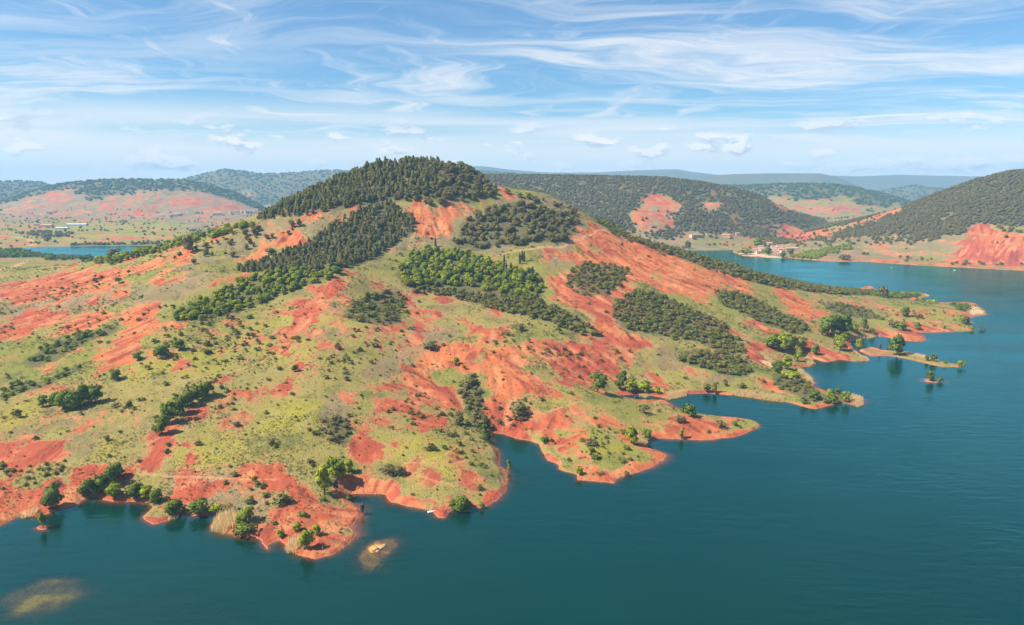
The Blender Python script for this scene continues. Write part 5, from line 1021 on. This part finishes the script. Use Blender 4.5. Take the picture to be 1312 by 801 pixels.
for q, (a, b, w_, h_, lb) in enumerate([(99,289,23,5,'long pale grey shed on the plain under the left hills'),(80,293.6,14,5,'white shed left of the long grey one on the plain'),(60,290.6,13,6,'reddish farm building on the plain left of the sheds'),(48,289.6,7,8,'small pale house left of the farm building on the plain'),(66,272.6,10,6,'pale house alone at the foot of the purple hillside'),(28,298.6,5,6,'small house by the dirt track beyond the pool')]):
    xy = hit([a], [b])[0]; s_ = px_size(a, b, xy); W = w_*s_*0.9
    house(xy[0], xy[1], W, min(W*0.5, 24), h_, 0.1, q+2, lb, 'farm_shed' if q < 2 else 'farmhouse', 'shed' if q < 2 else 'house', shed=q < 2)

def boat(x, y, L, rz, label, name='rowing_boat', z0=0.0):
    e = empty(name, (x, y, z0), rz); tag(e, label, 'boat'); n = 9; V = []; F = []
    for k in range(n):
        t = k/(n-1); bm = 0.20*L*math.sin(math.pi*min(1, 0.22+t*0.80))**0.7; X = (t-0.5)*L; sh = 0.13*L*(1+0.5*(2*t-1)**2)
        V += [(X, -bm, sh), (X, -bm*0.75, 0.02*L), (X, 0, -0.05*L), (X, bm*0.75, 0.02*L), (X, bm, sh), (X, bm*0.82, sh*0.98), (X, bm*0.6, 0.05*L), (X, -bm*0.6, 0.05*L), (X, -bm*0.82, sh*0.98)]
    for k in range(n-1):
        F += [(k*9+j, k*9+(j+1) % 9, (k+1)*9+(j+1) % 9, (k+1)*9+j) for j in range(9)]
    F += [tuple(range(9)), tuple(range((n-1)*9+8, (n-1)*9-1, -1))]
    MB().add(V, F).build('hull', M_WHITE, e, True)
    for X in (-0.18, 0.12): MB().box((X*L, 0, 0.10*L), (0.07*L, 0.30*L, 0.02*L)).build('bench', M_WOOD, e)
    MB().tube([(-0.1*L, -0.10*L, 0.14*L), (0.35*L, -0.16*L, 0.15*L)], 0.012*L).build('oar', M_WOOD, e); return e
bx, by = at_z(553, 656.5, 0.0); boat(bx, by, 3.6, 0.35, 'white rowing boat moored at the tip of the central headland')
for q, (a, b, lb) in enumerate(((1142.5, 343.4, 'tiny white boat on the far water, left of two'), (1222.5, 346.6, 'tiny white boat on the far water, right of two'))):
    x, y = at_z(a, b, 0); boat(x, y, 5.0, 0.6+q, lb)

def van(x, y, rz, label):
    z = float(ground(x, y)); e = empty('camper_van', (x, y, z), rz); tag(e, label, 'van')
    prof = [(-2.7, 0.4), (2.5, 0.4), (2.7, 0.9), (2.55, 1.25), (1.9, 1.45), (1.35, 2.3), (-2.6, 2.45), (-2.75, 1.4)]
    MB().prism(prof, -1.0, 1.0).build('body', M_WHITE, e)
    MB().add([(1.92, -0.85, 1.5), (1.92, 0.85, 1.5), (1.42, 0.85, 2.24), (1.42, -0.85, 2.24), (1.98, -0.85, 1.53), (1.98, 0.85, 1.53), (1.48, 0.85, 2.27), (1.48, -0.85, 2.27)], [(0, 1, 2, 3), (4, 5, 6, 7), (0, 1, 5, 4), (1, 2, 6, 5), (2, 3, 7, 6), (3, 0, 4, 7)]).build('windscreen', M_DARK, e)
    for sy in (-1, 1):
        MB().box((0.75, sy*1.0, 1.75), (0.8, 0.05, 0.55)).build('side_window', M_DARK, e)
        for sx in (-1.7, 1.75):
            wv = MB().tube([(sx, sy*0.82, 0.36), (sx, sy*1.04, 0.36)], 0.36, 14).build('wheel', M_RUB, e); MB().tube([(sx, sy*1.0, 0.36), (sx, sy*1.06, 0.36)], 0.2, 10).build('rim', M_SHED, wv)
        MB().box((2.70, sy*0.7, 0.95), (0.08, 0.35, 0.2)).build('headlight', M_SHED, e)
for a, b, rz, lb in ((31, 336.4, 0.3, 'white van parked at the end of the pale track, left of two'), (36, 335.6, 0.1, 'white van parked at the end of the pale track, right of two'), (101, 333.4, 0.2, 'white van alone on the slope in front of the far pool')):
    xy = hit([a], [b])[0]; van(xy[0], xy[1], rz, lb)

def person(x, y, rz, shirt, trousers, label, sit=False):
    z = max(float(ground(x, y)), 0.02); me = bpy.data.meshes.new('body')
    if sit: J = {'pel': (0, 0, .14), 'che': (-.06, 0, .52), 'nec': (-.05, 0, .68), 'hed': (-.02, 0, .80), 'top': (-.02, 0, .90)}; K = [(.38, .12, .42), (.60, .12, .07), (.74, .13, .04)]; A = [(-.04, .19, .60), (.16, .24, .36), (.36, .17, .42), (.42, .15, .43)]
    else: J = {'pel': (0, 0, .94), 'che': (0, 0, 1.28), 'nec': (0, 0, 1.47), 'hed': (.02, 0, 1.60), 'top': (.02, 0, 1.70)}; K = [(.03, .11, .50), (-.02, .12, .08), (.12, .13, .03)]; A = [(0, .19, 1.40), (.02, .26, 1.12), (.12, .25, .90), (.15, .24, .82)]
    V = list(J.values()); E = [(0, 1), (1, 2), (2, 3), (3, 4)]; RR = [.145, .16, .06, .10, .07]
    for s in (-1, 1):
        b = len(V); V += [(p[0], s*p[1], p[2]) for p in K]; E += [(0, b), (b, b+1), (b+1, b+2)]; RR += [.075, .05, .045]
        b = len(V); V += [(p[0], s*p[1], p[2]) for p in A]; E += [(1, b), (b, b+1), (b+1, b+2), (b+2, b+3)]; RR += [.06, .045, .035, .035]
    me.from_pydata(V, E, []); tmp = bpy.data.objects.new('tmp', me); col.objects.link(tmp); tmp.modifiers.new('s', 'SKIN'); tmp.modifiers.new('d', 'SUBSURF').levels = 1
    for k, rr in enumerate(RR): me.skin_vertices[0].data[k].radius = (rr, rr*1.1)
    me.skin_vertices[0].data[0].use_root = True
    dg = bpy.context.evaluated_depsgraph_get(); bm_ = bpy.data.meshes.new_from_object(tmp.evaluated_get(dg)); bpy.data.objects.remove(tmp)
    hair = plain('hair', (0.05, 0.03, 0.02)); bm_.materials.clear()
    for m_ in (M_SKIN, shirt, trousers, hair): bm_.materials.append(m_)
    for f in bm_.polygons:
        c = f.center; up = J['nec'][2]; f.material_index = 3 if c.z > J['hed'][2]+.05 else 0 if c.z > up-.02 else 1 if c.z > J['pel'][2]+.05 and (abs(c.y) < .22 or c.z > J['pel'][2]+.2) and not (sit and c.x > .2) else 2 if abs(c.y) < .2 else 0
        f.use_smooth = True
    o = link('person', bm_); o.location = (x, y, z); o.rotation_euler = (0, 0, rz); tag(o, label, 'person')
M_BLUE = plain('blue_cloth', (0.06, 0.14, 0.42)); M_WCL = plain('white_cloth', (0.72, 0.72, 0.70)); M_JEAN = plain('dark_cloth', (0.05, 0.06, 0.10)); M_PINK = plain('pale_cloth', (0.62, 0.45, 0.36))
for a, b, rz, sh, tr, lb, st in ((571.5, 655.5, 2.4, M_WCL, M_JEAN, 'person in white shirt and dark trousers standing beside the headland tree', False), (574, 657, -0.6, M_BLUE, M_WCL, 'person in blue top and white trousers standing by the boat shore', False), (441, 691, -0.9, M_BLUE, M_WCL, 'person in blue and white sitting on the red front headland', True), (413.3, 703.5, -1.2, M_PINK, M_WCL, 'person in pale clothes standing at the water on the front headland', False), (813, 511, -1.0, M_WCL, M_BLUE, 'person in white top standing at the head of the inner lagoon', False)):
    xy = hit([a], [b])[0]; person(float(xy[0]), float(xy[1]), rz, sh, tr, lb, st)

def boulder(x, y, z, s, seed, label, group=None):
    bm = bmesh.new(); bmesh.ops.create_icosphere(bm, subdivisions=2, radius=1); r = random.Random(seed); ax = (r.uniform(.8, 1.5), r.uniform(.6, 1.0), r.uniform(.35, .6))
    for v in bm.verts:
        n_ = 1+0.35*(float(vn(np.array([v.co.x*1.7+seed*5]), np.array([v.co.y*1.7+v.co.z*2.3]))[0])-0.5)+r.uniform(-.05, .05); v.co = Vector((v.co.x*ax[0], v.co.y*ax[1], v.co.z*ax[2]))*n_*s
    me_ = bpy.data.meshes.new('boulder'); bm.to_mesh(me_); bm.free(); o = link('boulder', me_, M_ROCK); o.location = (x, y, z); o.rotation_euler = (r.uniform(-.2, .2), r.uniform(-.2, .2), r.uniform(0, 6)); tag(o, label, 'rock', group)
RK = [(481,704,1.5,'largest pale boulder on the submerged rock bank'),(486,702,1.2,'pale boulder right of the largest on the rock bank'),(490,700,1.3,'pale boulder at the right end of the rock bank'),(478,706,0.9,'small pale boulder at the left end of the rock bank'),(484,705.5,0.8,'small pale boulder in front of the rock bank'),(492,698,0.7,'smallest pale boulder at the far end of the rock bank')]
for q, (a, b, s, lb) in enumerate(RK):
    x, y = at_z(a, b, 0.2); boulder(x, y, max(0.0, float(ground(x, y)))+0.1*s, s, q+1, lb, 'boulders on the rock bank')
# ================================================================== AIR
hm = bpy.data.materials.new('haze'); hm.use_nodes = True; t = NT(hm.node_tree); t.n.clear()
pv = t.new('ShaderNodeVolumePrincipled', i={'Color': (0.34, 0.68, 1.0, 1), 'Density': 0.000085, 'Anisotropy': 0.0})
o = t.new('ShaderNodeOutputMaterial'); t.l.new(pv.outputs[0], o.inputs['Volume'])
hz_o = MB().box((0, 6050, 232), (25000, 12700, 496)).build('haze', hm); tag(hz_o, kind='stuff')
